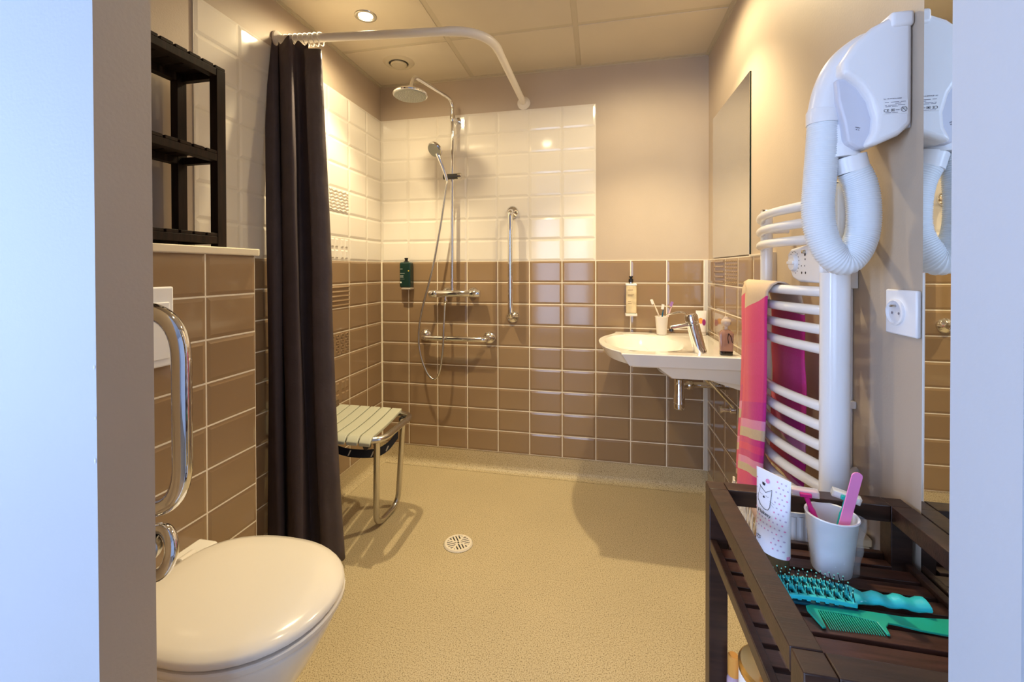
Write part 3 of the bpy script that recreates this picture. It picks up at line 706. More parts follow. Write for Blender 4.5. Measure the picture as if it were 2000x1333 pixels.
def tumbler(name, lab, c, r0_, r1_, h, m, lean=(0, 0, 1), cat='cup'):
    t = thing(name, lab, cat, c)
    put('cup_body', LT([(0.001, 0.002), (r0_-0.002, 0.002), (r0_, 0.0), (r0_+0.001, 0.004), (r1_, h-0.004), (r1_+0.0018, h-0.002), (r1_+0.001, h), (r1_-0.002, h-0.001), (r0_-0.001, 0.006), (0.001, 0.005)], c, lean, n=36, cap=False), m, t, smooth=True)
    return t
cupc = Vector((1.586, -0.078, ZB+0.001))
tumbler('toothbrush_tumbler', 'white plastic tumbler holding three toothbrushes on the washbasin', cupc, 0.023, 0.0315, 0.092, mat('cream_tumbler', 'F0E8DC', 0.3, sss=0.2))
def tbrush(lab, base, top, m, hm, bend):
    t = thing('toothbrush', lab, 'toothbrush', base, 'toothbrushes in the tumbler')
    b, e = Vector(base), Vector(top); mid = b.lerp(e, 0.55)+Vector(bend)
    p = spline([b, b.lerp(e, 0.3)+Vector(bend)*0.5, mid, b.lerp(e, 0.8)+Vector(bend)*0.4, e], 5)
    put('handle', TB(p, [0.0042]*8+[0.0035]*6+[0.0024]*7, 8), m, t, smooth=True)
    d = (e-b).normalized(); s = Vector((-1, 0, 0.2)) if d.x < 0 else Vector((-1, -0.2, 0))
    s = (s-d*s.dot(d)).normalized(); w_ = d.cross(s)
    bm = bmesh.new()
    for sgn in (0,):
        a0 = e-d*0.022; a1 = e+d*0.003
        rings(bm, [[a0+w_*0.005, a1+w_*0.005, a1-w_*0.005, a0-w_*0.005], [a0+w_*0.0045+s*0.011, a1+w_*0.0045+s*0.011, a1-w_*0.0045+s*0.011, a0-w_*0.0045+s*0.011]])
    put('bristles', bm, hm, t)
BRW = mat('white_bristles', 'F4EEE6', 0.7)
tbrush('white toothbrush leaning left in the washbasin tumbler', (1.600, -0.072, 0.822), (1.541, -0.085, 0.988), mat('cream_brush_plastic', 'F1DFC6', 0.3), BRW, (0.003, 0, 0))
tbrush('blue handled toothbrush standing upright in the washbasin tumbler', (1.575, -0.085, 0.822), (1.596, -0.088, 0.962), BLUEP, BRW, (0, 0, 0))
tbrush('white and purple toothbrush leaning right in the washbasin tumbler', (1.580, -0.075, 0.822), (1.641, -0.075, 0.974), mat('pink_white_plastic', 'F0C9CE', 0.3), mat('purple_bristles', 'A77BC0', 0.6), (0.002, 0, -0.003))

def squeeze(name, lab, c, w_, h, dep, m, capm, caph, up=(0, 0, 1), right=(1, 0, 0)):
    """cap-down tube: round at the cap, flat crimped seam on top"""
    t = thing(name, lab, 'tube', c)
    c = Vector(c); up = Vector(up).normalized(); rt = Vector(right).normalized(); fw_ = up.cross(rt)
    n = 28; rs = []
    for k in range(11):
        u = k/10; a = w_/2*(0.88+0.12*u); b = (dep/2)*(1-u)**0.8+0.0009
        rs.append([c+up*(caph+u*(h-caph))+rt*a*math.cos(2*PI*i/n)+fw_*b*math.sin(2*PI*i/n) for i in range(n)])
    bm = bmesh.new(); rings(bm, rs)
    body = put('tube_body', bm, m, t, smooth=True)
    bm = bmesh.new()
    rings(bm, [[c+up*z+rt*w_/2*q*math.cos(2*PI*i/n)+fw_*dep/2*q*math.sin(2*PI*i/n) for i in range(n)] for z, q in ((0, 0.80), (0.002, 0.84), (caph-0.001, 0.86))])
    put('cap', bm, capm, t, smooth=True)
    return t, body, c, up, rt, fw_
def on_tube(T, w_, h, dep, caph, u, v, off=0.0006):
    """point on the front of the squeeze tube; u in -1..1, v height 0..1"""
    t, body, c, up, rt, fw_ = T
    a = w_/2*(0.88+0.12*v); b = (dep/2)*(1-v)**0.8+0.0009
    x = u*a; y = b*math.sqrt(max(0, 1-u*u))
    return c+up*(caph+v*(h-caph))+rt*x-fw_*(y+off) if True else None
T1 = squeeze('cream_tube', 'white cream tube with orange and purple print beside the basin tap', (1.776, -0.060, ZB+0.001), 0.052, 0.122, 0.034, mat('cream_tube_plastic', 'F4ECE2', 0.3), mat('cream_cap', 'EFE4D4', 0.3), 0.018)
def decal(T, dims, poly, m, name, off=0.0008, sub=4):
    """flat print draped on the tube"""
    bm = bmesh.new()
    cen = (sum(p[0] for p in poly)/len(poly), sum(p[1] for p in poly)/len(poly))
    rs = []
    for k in range(sub+1):
        q = 1-k/sub*0.999
        rs.append([on_tube(T, *dims, cen[0]+(p[0]-cen[0])*q, cen[1]+(p[1]-cen[1])*q, off) for p in poly])
    rings(bm, rs, cap0=False, cap1=False)
    return put(name, bm, m, T[1])
D1 = (0.052, 0.122, 0.034, 0.018)
def circ(cx, cy, rx, ry, n=14): return [(cx+rx*math.cos(2*PI*k/n), cy+ry*math.sin(2*PI*k/n)) for k in range(n)]
decal(T1, D1, circ(-0.2, 0.52, 0.45, 0.14), ORANGE, 'print_patch')
decal(T1, D1, circ(0.42, 0.45, 0.36, 0.15), PURPLE, 'print_patch', 0.0012)
t = thing('perfume_bottle', 'small glass perfume bottle with rose liquid and round stopper on the washbasin', 'perfume', (1.752, -0.590, ZB))
def tap4(hw, hd, z): return [(1.752+a, -0.590+b, z) for a, b in rrect(-hw, -hd, hw, hd, 0.004, 2)]
bm = bmesh.new(); rings(bm, [tap4(0.0215, 0.013, ZB+0.001), tap4(0.0222, 0.0135, ZB+0.016)])
put('bottle_base', bm, PERFD, t, smooth=True)
bm = bmesh.new(); rings(bm, [tap4(0.0222, 0.0135, ZB+0.0165), tap4(0.0245, 0.014, ZB+0.075), tap4(0.0255, 0.013, ZB+0.082), tap4(0.018, 0.011, ZB+0.093), tap4(0.008, 0.008, ZB+0.099)])
put('bottle_body', bm, PERF, t, smooth=True)
put('stopper', LT([(0.007, 0.0), (0.006, 0.010), (0.010, 0.014), (0.017, 0.020), (0.0185, 0.030), (0.015, 0.038), (0.011, 0.040), (0.008, 0.048), (0.002, 0.051)], (1.752, -0.590, ZB+0.099), n=20), mat('frosted_stopper', 'EBD8C8', 0.12, trans=0.4), t, smooth=True)
put('bow_ribbon', TB(spline([(1.757, -0.606, ZB+0.085), (1.765, -0.606, ZB+0.072), (1.770, -0.606, ZB+0.050)], 4), 0.0013, 6), mat('dark_ribbon', '2A1210', 0.6), t)
put('bow_ribbon', TB(spline([(1.757, -0.606, ZB+0.085), (1.754, -0.606, ZB+0.068), (1.757, -0.606, ZB+0.047)], 4), 0.0013, 6), bpy.data.materials['dark_ribbon'], t)

# ------------------------------------------------------------ mirrors
t = thing('wall_mirror', 'frameless rectangular mirror on the right wall above the washbasin', 'mirror', (XR, -0.37, 1.2))
put('mirror_glass', BX(((XR-0.0062, -0.640, 1.197), (XR-0.0056, -0.110, 1.872))), MIRROR, t)
put('glass_edge', BX(((XR-0.0055, -0.6405, 1.1965), (XR-0.0002, -0.1095, 1.8725))), GLASSE, t)
t = thing('wall_mirror', 'tall frameless mirror on the right wall beside the doorway', 'mirror', (XR, -1.7, 0.3))
put('mirror_glass', BX(((XR-0.0062, -1.922, 0.30), (XR-0.0056, -1.534, 2.0))), MIRROR, t)
put('glass_edge', BX(((XR-0.0055, -1.9225, 0.2995), (XR-0.0002, -1.5335, 2.0005))), GLASSE, t)

# ------------------------------------------------------------ towel radiator
t = thing('towel_radiator', 'white curved towel radiator with round bars on the right wall', 'radiator', (1.75, -1.18, 0.6))
XPOST = 1.757
put('post', TB([(XPOST, -0.990, 0.60), (XPOST, -0.990, 1.312)], 0.016, 16), ENAM, t, smooth=True)
put('post', TB([(XPOST, -1.387, 0.60), (XPOST, -1.387, 1.318)], 0.016, 16), ENAM, t, smooth=True)
put('heating_sleeve', TB([(XPOST-0.004, -1.385, 0.601), (XPOST-0.004, -1.385, 1.135)], 0.0265, 20), ENAM, t, smooth=True)
for y in (-0.990, -1.387):
    put('post_cap', LT([(0.0165, 0), (0.0165, 0.003), (0.012, 0.006), (0.005, 0.007)], (XPOST, y, 1.312 if y > -1 else 1.318)), CHROME, t, smooth=True)
    for z in (1.255, 0.70): put('wall_bracket', TB([(XPOST+0.006, y+(0.004 if y < -1.2 else -0.004), z), (XR-0.0002 if y < -1.2 else XR-0.0105, y+(0.062 if y < -1.2 else -0.004), z)], 0.009, 10), ENAM, t, smooth=True)
BARS = [1.284, 1.246, 1.208, 1.094, 1.054, 1.013, 0.971, 0.848, 0.806, 0.763, 0.719, 0.675, 0.632]
for z in BARS:
    p = [(XPOST-0.014-0.044*math.sin(PI*k/14) if 0 < k < 14 else XPOST-0.010, -0.985-0.40*k/14, z) for k in range(15)]
    put('bar', TB(spline(p, 2), 0.0112, 12), ENAM, t, smooth=True)
# control box
bm = bmesh.new()
ol = [(-1.205, 1.180), (-1.225, 1.192), (-1.30, 1.198), (-1.372, 1.196), (-1.372, 1.112), (-1.270, 1.112), (-1.235, 1.120), (-1.212, 1.150)]
prism(bm, ol, lambda u, v: Vector((XPOST-0.026, u, v)), lambda u, v: Vector((XPOST+0.022, u, v)))
cbx = put('control_box', bm, PLAST, t, bevel=0.006, seg=3)
put('dial', LT([(0.021, 0), (0.021, 0.003), (0.018, 0.007), (0.001, 0.008)], (XPOST-0.026, -1.245, 1.158), (-1, 0, 0)), PLAST, cbx, smooth=True)
put('dial_grip', BX(((XPOST-0.0365, -1.263, 1.154), (XPOST-0.032, -1.227, 1.162))), PLAST, cbx, bevel=0.002)
bm = bmesh.new()
for k in range(14):
    a = R(-100+k*20); y = -1.245+0.0265*math.sin(a+PI); z = 1.158+0.0265*math.cos(a)
    lathe(bm, [(0.0016, 0), (0.0001, 0.0006)], (XPOST-0.0262, y, z), (-1, 0, 0), 8)
for y, z, r_ in ((-1.302, 1.176, 0.004), (-1.303, 1.165, 0.0025), (-1.284, 1.150, 0.002), (-1.301, 1.150, 0.002), (-1.286, 1.134, 0.003), (-1.305, 1.134, 0.003)):
    lathe(bm, [(r_, 0), (0.0001, 0.0006)], (XPOST-0.0262, y, z), (-1, 0, 0), 10)
put('control_markings', bm, INK, cbx)
put('switch', LT([(0.005, 0), (0.004, 0.006), (0.0005, 0.007)], (XPOST-0.0262, -1.301, 1.182), (-1, 0, 0), n=12), STEEL, cbx, smooth=True)
# cable duct beside radiator
t = thing('cable_duct', 'thin white cable duct on the right wall behind the radiator', 'duct', (XR, -1.35, 0.6))
put('duct', BX(((XR-0.012, -1.312, 0.60), (XR-0.0003, -1.302, 1.16))), ENAM, t, bevel=0.002)
put('junction_box', BX(((XR-0.026, -1.331, 1.100), (XR-0.0003, -1.3125, 1.150))), ENAM, t, bevel=0.002)
put('duct_clip', BX(((XR-0.016, -1.326, 0.835), (XR-0.0003, -1.298, 0.852))), ENAM, t, bevel=0.002)

# ------------------------------------------------------------ towel
t = thing('bath_towel', 'pink striped towel with cream border hung over the radiator bars', 'towel', (1.70, -1.1, 0.55))
def cloth(bmu, prof, y_of, name, vfun, label=None):
    bm = bmesh.new(); uvl = bm.loops.layers.uv.new('cloth')
    L = [0]
    for a, b in zip(prof, prof[1:]): L.append(L[-1]+math.hypot(b[0]-a[0], b[1]-a[1]))
    n = 10; grid = []
    for k, (x, z) in enumerate(prof):
        row = []
        for i in range(n+1):
            u = i/n; ya, yb = y_of(z); y = ya+(yb-ya)*u
            wav = 0.0035*math.sin(u*7+z*9)*min(1, L[k]/0.15)
            row.append((bm.verts.new((x+wav, y, z+0.0)), (u, vfun(L[k], z, u))))
        grid.append(row)
    for a, b in zip(grid, grid[1:]):
        for i in range(n):
            q = [a[i], a[i+1], b[i+1], b[i]]
            f = bm.faces.new([v for v, _ in q])
            for lp, (_, uv) in zip(f.loops, q): lp[uvl].uv = uv
    return put(name, bm, TOWEL, t, smooth='all', solid=0.004, label=label)
def vz(z, shift=0, u=0): return max(0.0, min(0.999, (1.108+shift-z+0.045*u)/0.61))
# outer layer: over the bar then down in front
xb = 1.701
def xbar(y): return XPOST-0.010-0.052*math.sin(PI*min(1, max(0, (-0.985-y)/0.40)))**0.8
front = [(xb+0.020, 1.1035), (xb+0.010, 1.110), (xb-0.004, 1.1115), (xb-0.016, 1.104), (xb-0.022, 1.088)] + [(xb-0.024-0.012*k/22, 1.07-k*0.0255) for k in range(23)]
cloth(None, front, lambda z: (-1.075+0.035*max(0, (1.10-z)), -1.235+0.015*max(0, 1.10-z)) if z < 1.09 else (-1.030, -1.245), 'front_fold', lambda L_, z, u: vz(z, 0, u))
front2 = [(x+0.013, z-0.001) for x, z in front[2:-1]]
cloth(None, front2, lambda z: (-0.998+0.0*z, -1.12), 'under_fold', lambda L_, z, u: vz(z, 0.03, u))
back = [(xb+0.020, 1.1035), (xb+0.036, 1.098), (xb+0.050, 1.08)] + [(xb+0.056+0.0015*math.sin(k*0.9), 1.05-k*0.024) for k in range(20)]
cloth(None, back, lambda z: (-1.03, -1.235), 'back_fold', lambda L_, z, u: vz(z))
bm = bmesh.new()
for k in range(26):
    y = -0.975-k*0.0072; x = xb-0.030+random.uniform(-0.004, 0.004); ln = random.uniform(0.06, 0.10)
    p = [(x, y, 0.512), (x+random.uniform(-0.006, 0.006), y+random.uniform(-0.006, 0.006), 0.512-ln*0.4), (x+random.uniform(-0.010, 0.010), y+random.uniform(-0.01, 0.01), 0.512-ln)]
    tube(bm, spline(p, 4), 0.0028, 6)
put('fringe', bm, COTTON, t, smooth=True, kind='stuff', label='knotted white cotton fringe')

# ------------------------------------------------------------ hair dryer
t = thing('hair_dryer', 'white wall mounted hair dryer with looped ribbed hose on right wall', 'hair dryer', (XR, -1.45, 1.40))
Y0, Y1 = -1.500, -1.375
ol = [(1.713, 1.527), (1.735, 1.562), (1.760, 1.585), (1.790, 1.600), (XR-0.001, 1.602), (XR-0.001, 1.404), (1.803, 1.385), (1.768, 1.370), (1.750, 1.368), (1.762, 1.395), (1.764, 1.420), (1.756, 1.452), (1.740, 1.480), (1.722, 1.497), (1.711, 1.503)]
def shell(ol, y0, y1, inset=0.0):
    bm = bmesh.new()
    prism(bm, ol, lambda u, v: Vector((u, y0, v)), lambda u, v: Vector((u, y1, v))); return bm
body = put('housing', shell(ol, Y0, Y1), PLAST, t, bevel=0.010, seg=4)
ol2 = [(1.708, 1.500), (1.745, 1.50), (1.775, 1.45), (1.775, 1.40), (1.760, 1.369), (1.745, 1.367), (1.728, 1.38), (1.722, 1.42), (1.712, 1.46)]
rc = put('recessed_side', shell(ol2, Y0+0.016, Y1-0.016), mat('lavender_grey_plastic', 'D3D5E2', 0.3), t, bevel=0.004, label='pale grey recessed side panel')
put('top_strip', BX(((1.786, Y0-0.004, 1.578), (XR-0.0008, Y1+0.004, 1.606))), PLAST, t, bevel=0.006, seg=3)
put('wall_plate', BX(((XR-0.007, Y0+0.006, 1.398), (XR-0.0005, Y1-0.006, 1.596))), mat('grey_wall_plate', 'B9BAC2', 0.4), t, bevel=0.002)
# outlet below
ym = -1.44
put('outlet_neck', TB(spline([(1.722, ym, 1.455), (1.728, ym, 1.42), (1.736, ym, 1.385), (1.738, ym, 1.362)], 5), [0.020]*5+[0.026]*5+[0.029]*6, 24), PLAST, t, smooth=True)
put('outlet_collar', TB([(1.738, ym, 1.364), (1.738, ym, 1.359)], 0.0315, 24), PLAST, t, smooth=True)
put('swivel_cuff', TB([(1.750, ym, 1.361), (1.757, ym, 1.332)], [0.0285, 0.0280], 24), PLAST, t, smooth=True)
# nozzle handle
hpts = spline([(1.787, ym-0.015, 1.577), (1.762, ym-0.015, 1.565), (1.733, ym-0.010, 1.536), (1.716, ym-0.004, 1.494), (1.709, ym, 1.455)], 7)
nh = len(hpts)
put('nozzle_handle', TB(hpts, [0.020+0.0090*min(1, k/(nh*0.6)) for k in range(nh)], 26), PLAST, t, smooth=True)
put('handle_cuff', TB([(1.709, ym, 1.456), (1.7087, ym, 1.454), (1.708, ym, 1.452), (1.707, ym, 1.428)], [0.0284, 0.0284, 0.0306, 0.0296], 26), PLAST, t, smooth=True)
# ribbed hose
hz = spline([(1.707, ym, 1.432), (1.704, ym, 1.38), (1.700, ym, 1.32), (1.697, ym, 1.262), (1.702, ym-0.003, 1.212), (1.718, ym-0.006, 1.172), (1.740, ym-0.006, 1.158), (1.760, ym-0.004, 1.178), (1.774, ym, 1.215), (1.776, ym, 1.262), (1.770, ym, 1.305), (1.758, ym, 1.336)], 8)
def resample(p, d):
    out = [p[0].copy()]; acc = 0
    for a, b in zip(p, p[1:]):
        L_ = (b-a).length; s = 0
        while acc+L_-s >= d:
            s += d-acc; acc = 0; out.append(a.lerp(b, s/L_))
        acc += L_-s
    return out
hr = resample(hz, 0.0014)
put('ribbed_hose', TB(hr, [0.0268+(0.0012 if k % 3 else -0.0008) for k in range(len(hr))], 28), HOSEM, t, smooth='all')
# printed plate
bm = bmesh.new()
lab_m = mat('rating_plate', 'F2F2F4', 0.4)
plate = put('rating_label', BX(((1.7745, Y0-0.0010, 1.4225), (1.8130, Y0-0.0002, 1.4465))), lab_m, body)
def text(s, size, org, xd, up, m, parent, name='printed_text', ext=0.00015):
    cu = bpy.data.curves.new(name, 'FONT'); cu.body = s; cu.size = size; cu.extrude = ext
    o_ = bpy.data.objects.new('tmp', cu); COL.objects.link(o_)
    dg = bpy.context.evaluated_depsgraph_get(); me = bpy.data.meshes.new_from_object(o_.evaluated_get(dg))
    bpy.data.objects.remove(o_); bpy.data.curves.remove(cu)
    xd = Vector(xd).normalized(); up = Vector(up); up = (up-xd*up.dot(xd)).normalized(); n = xd.cross(up)
    og = Vector(org)-ORG[parent.name]
    for v in me.vertices: v.co = og+xd*v.co.x+up*v.co.y+n*v.co.z
    me.materials.clear(); me.materials.append(m)
    ob = bpy.data.objects.new(name, me); COL.objects.link(ob); ob.parent = parent; ORG[ob.name] = ORG[parent.name]
    return ob
yt = Y0-0.0012
text('CE', 0.0072, (1.7755, yt, 1.4265), (1, 0, 0), (0, 0, 1), INK, body)
text('No - 0E AMT00 A1A0008', 0.0026, (1.7755, yt, 1.4490), (1, 0, 0), (0, 0, 1), INKG, body)
bm = bmesh.new()
for z, runs in ((1.4432, ((0.002, 0.008), (0.011, 0.024), (0.026, 0.034))), (1.4405, ((0.018, 0.027),)), (1.4375, ((0.002, 0.005), (0.007, 0.020), (0.022, 0.033))), (1.4352, ((0.003, 0.011), (0.013, 0.022))), (1.4243, ((0.003, 0.012), (0.013, 0.022)))):
    for a, b in runs: box(bm, (1.7755+a, yt-0.0002, z), (1.7755+b, yt, z+0.0009))
put('fine_print', bm, INKG, body, kind='stuff')
bm = BX(((1.7870, yt-0.0003, 1.4270), (1.7925, yt, 1.4274)), ((1.7870, yt-0.0003, 1.4310), (1.7925, yt, 1.4314)), ((1.7870, yt-0.0003, 1.4270), (1.7874, yt, 1.4314)), ((1.7921, yt-0.0003, 1.4270), (1.7925, yt, 1.4314)), ((1.7885, yt-0.0003, 1.4282), (1.7910, yt, 1.4302)), ((1.7945, yt-0.0003, 1.4288), (1.8000, yt, 1.4296)))
put('approval_marks', bm, INK, body)
bm = bmesh.new()
tube(bm, [(1.8070+0.0045*math.cos(2*PI*k/24), yt, 1.4300+0.0045*math.sin(2*PI*k/24)) for k in range(25)], 0.00035, 6)
tube(bm, [(1.8040, yt, 1.4332), (1.8100, yt, 1.4268)], 0.0004, 6)
tube(bm, [(1.8040, yt, 1.4285), (1.8062, yt, 1.4325), (1.8105, yt, 1.4308)], 0.0003, 6)
put('no_bathing_mark', bm, INK, body)
yt2 = Y0+0.0155
text('1200W', 0.0030, (1.7385, yt2, 1.4065), (1, 0, -0.3), (0.3, 0, 1), INKG, rc)
text('IP 34', 0.0030, (1.7400, yt2, 1.4020), (1, 0, -0.3), (0.3, 0, 1), INKG, rc)

# socket
t = thing('power_socket', 'white square power socket on the right wall beside the tall mirror', 'socket', (XR, -1.482, 1.06))
put('face_plate', BX(((XR-0.009, -1.524, 1.020), (XR-0.0004, -1.438, 1.104))), PLAST, t, bevel=0.003)
put('socket_ring', LT([(0.0245, 0.0), (0.0245, 0.004), (0.0215, 0.005), (0.0195, 0.001)], (XR-0.009, -1.470, 1.062), (-1, 0, 0), n=32, cap=False), PLAST, t, smooth=True)
put('socket_well', LT([(0.0197, 0.0012), (0.001, 0.0006)], (XR-0.009, -1.470, 1.062), (-1, 0, 0), n=32, cap=False), mat('white_socket_well', 'DADBE2', 0.35), t, smooth=True)
put('earth_pin', LT([(0.0024, 0), (0.0022, 0.009), (0.0008, 0.011)], (XR-0.0096, -1.470, 1.0735), (-1, 0, 0), n=12), STEEL, t, smooth=True)
put('pin_hole', LT([(0.0026, 0.0004), (0.0001, 0.0008)], (XR-0.0101, -1.4605, 1.060), (-1, 0, 0), n=12, cap=False), INKG, t)
put('pin_hole', LT([(0.0026, 0.0004), (0.0001, 0.0008)], (XR-0.0101, -1.4795, 1.060), (-1, 0, 0), n=12, cap=False), INKG, t)

# ------------------------------------------------------------ trolley
t = thing('bathroom_trolley', 'dark wood slatted trolley in the doorway with toiletries on its tray', 'trolley', (1.65, -1.70, 0))
X0, X1, YA, YZ, ZTOP = 1.4815, 1.8155, -1.483, -1.917, 0.7185
lw = 0.033
for x in (X0, X1-lw):
    for y in (YA-lw, YZ):
        put('leg', BX(((x, y, 0.0), (x+lw, y+lw, ZTOP-0.0005))), WENGE, t, bevel=0.0015)
def rail(a, b, nm='rail'): return put(nm, BX((a, b)), WENGE, t, bevel=0.0015)
# top frame: long rails with mitred look, then cross rails
rail((X0-0.0006, YZ+lw+0.0005, ZTOP-0.030), (X0+lw, YA-lw-0.0005, ZTOP)); rail((X1-lw, YZ+lw+0.0005, ZTOP-0.030), (X1+0.0006, YA-lw-0.0005, ZTOP))
rail((X0+lw+0.0005, YA-lw, ZTOP-0.030), (X1-lw-0.0005, YA+0.0004, ZTOP)); rail((X0+lw+0.0005, YZ-0.0004, ZTOP-0.030), (X1-lw-0.0005, YZ+lw, ZTOP))
ZS1 = 0.612
for zz in (ZS1, 0.12):
    rail((X0+0.001, YZ+lw+0.0005, zz-0.014), (X0+0.013, YA-lw-0.0005, zz+0.008), 'tray_rail'); rail((X1-0.013, YZ+lw+0.0005, zz-0.014), (X1-0.001, YA-lw-0.0005, zz+0.008), 'tray_rail')
    rail((X0+lw+0.0005, YA-0.014, zz-0.014), (X1-lw-0.0005, YA-0.002, zz+0.008), 'tray_rail'); rail((X0+lw+0.0005, YZ+0.002, zz-0.014), (X1-lw-0.0005, YZ+0.014, zz+0.008), 'tray_rail')
    edges = [-1.4975, -1.526, -1.563, -1.600, -1.638, -1.676, -1.714, -1.752, -1.790, -1.828, -1.866, -1.902]
    for a, b in zip(edges, edges[1:]):
        y1, y0 = a-0.0045, b+0.0045
        xa, xb_ = X0+0.0135, X1-0.0135
        if y1 > YA-lw-0.001: xa, xb_ = X0+lw+0.001, X1-lw-0.001
        if y0 < YZ+lw+0.001: xa, xb_ = X0+lw+0.001, X1-lw-0.001
        put('tray_slat', BX(((xa, y0, zz-0.012), (xb_, y1, zz))), WENGE2, t, bevel=0.001)
for y in (-1.60, -1.80):
    put('slat_batten', BX(((X0+0.06, YZ+0.015, ZS1-0.020), (X0+0.085, YA-0.016, ZS1-0.0125)), ((X1-0.085, YZ+0.015, ZS1-0.020), (X1-0.06, YA-0.016, ZS1-0.0125))), WENGE, t) if y == -1.60 else None

ZC = ZS1+0.0008
# cat tube: long face turned to the doorway
rt = Vector((0.52, -0.855, 0)).normalized(); upv = Vector((0.0, 0.0, 1))
D2 = (0.067, 0.169, 0.038, 0.034)
T2 = squeeze('hand_cream_tube', 'white hand cream tube with pink dots and a cat face on the trolley', (1.572, -1.574, ZC), 0.067, 0.169, 0.038, TUBEW, mat('clear_brown_cap', '6E5638', 0.12, trans=0.3), 0.034, up=upv, right=rt)
def tl(pts, m, name, r_=0.00045, off=0.0008):
    bm = bmesh.new(); p = [on_tube(T2, *D2, u, v, off) for u, v in pts]; tube(bm, p, r_, 5); return put(name, bm, m, T2[1])
bm = bmesh.new(); bm2 = bmesh.new()
for i in range(9):
    for j in range(14):
        u = -0.9+i*0.225+(0.11 if j % 2 else 0); v = 0.10+j*0.064
        if u > 0.95: continue
        if -0.80 < u < 0.32 and (0.46 < v < 0.95 or 0.05 < v < 0.26): continue
        tgt = bm if (i+j) % 3 == 0 else bm2
        pts = [on_tube(T2, *D2, u+0.045*math.cos(2*PI*k/7), v+0.010*math.sin(2*PI*k/7), 0.0006) for k in range(7)]
        tgt.faces.new([tgt.verts.new(p) for p in pts])
put('printed_dots', bm, DOTP, T2[1], solid=0.0002, kind='stuff'); put('printed_dots', bm2, DOTL, T2[1], solid=0.0002, kind='stuff')
band = bmesh.new()
rings(band, [[T2[2]+upv*z+T2[4]*D2[0]/2*q*math.cos(2*PI*i/28)+T2[5]*D2[2]/2*q*math.sin(2*PI*i/28) for i in range(28)] for z, q in ((0.0335, 0.888), (0.0395, 0.893))], cap0=False, cap1=False)
put('pink_band', band, DOTP, T2[1])
tl([(-0.66, 0.800), (-0.62, 0.78), (-0.25, 0.735), (0.10, 0.80), (0.10, 0.74), (0.08, 0.58), (-0.02, 0.535), (-0.25, 0.525), (-0.55, 0.555), (-0.72, 0.60)], INK, 'cat_outline')
tl([(-0.62, 0.78), (-0.66, 0.72), (-0.74, 0.66), (-0.72, 0.60)], INK, 'cat_outline', 0.00025)
for s in ((0.02, 0.655, 0.32, 0.64), (0.04, 0.635, 0.30, 0.60), (-0.70, 0.65, -0.86, 0.66)): tl([(s[0], s[1]), (s[2], s[3])], INKG, 'whisker', 0.00018)
for c0 in (-0.50, -0.12): tl([(c0-0.09, 0.70), (c0-0.04, 0.688), (c0+0.04, 0.688), (c0+0.09, 0.70)], INKG, 'eyelashes', 0.0002)
decal(T2, D2, [(-0.42, 0.668), (-0.34, 0.688), (-0.26, 0.668), (-0.34, 0.655)], INK, 'cat_nose', 0.0008, 1)
decal(T2, D2, [(-0.50, 0.815), (-0.53, 0.850), (-0.46, 0.835), (-0.42, 0.858), (-0.38, 0.835), (-0.31, 0.846), (-0.35, 0.81)], INK, 'crown', 0.0008, 1)
decal(T2, D2, circ(-0.20, 0.885, 0.12, 0.028), DOTP, 'pink_spot', 0.0009, 2)
def ttext(s, u, v, size, m, tilt=0.0):
    a = on_tube(T2, *D2, u, v, 0.0030); b = on_tube(T2, *D2, u+0.6, v, 0.0030)
    xd = (T2[4]); text(s, size, a+Vector((0, 0, 0)), xd+Vector((0, 0, tilt)), (0, 0, 1), m, T2[1])
ttext('Flakezy', -0.62, 0.465, 0.0085, INK, -0.1)
ttext('crème 2 flacoile', -0.66, 0.155, 0.0042, INK, -0.05)
ttext('TUT DERMAR', -0.66, 0.120, 0.0050, INK, -0.05)

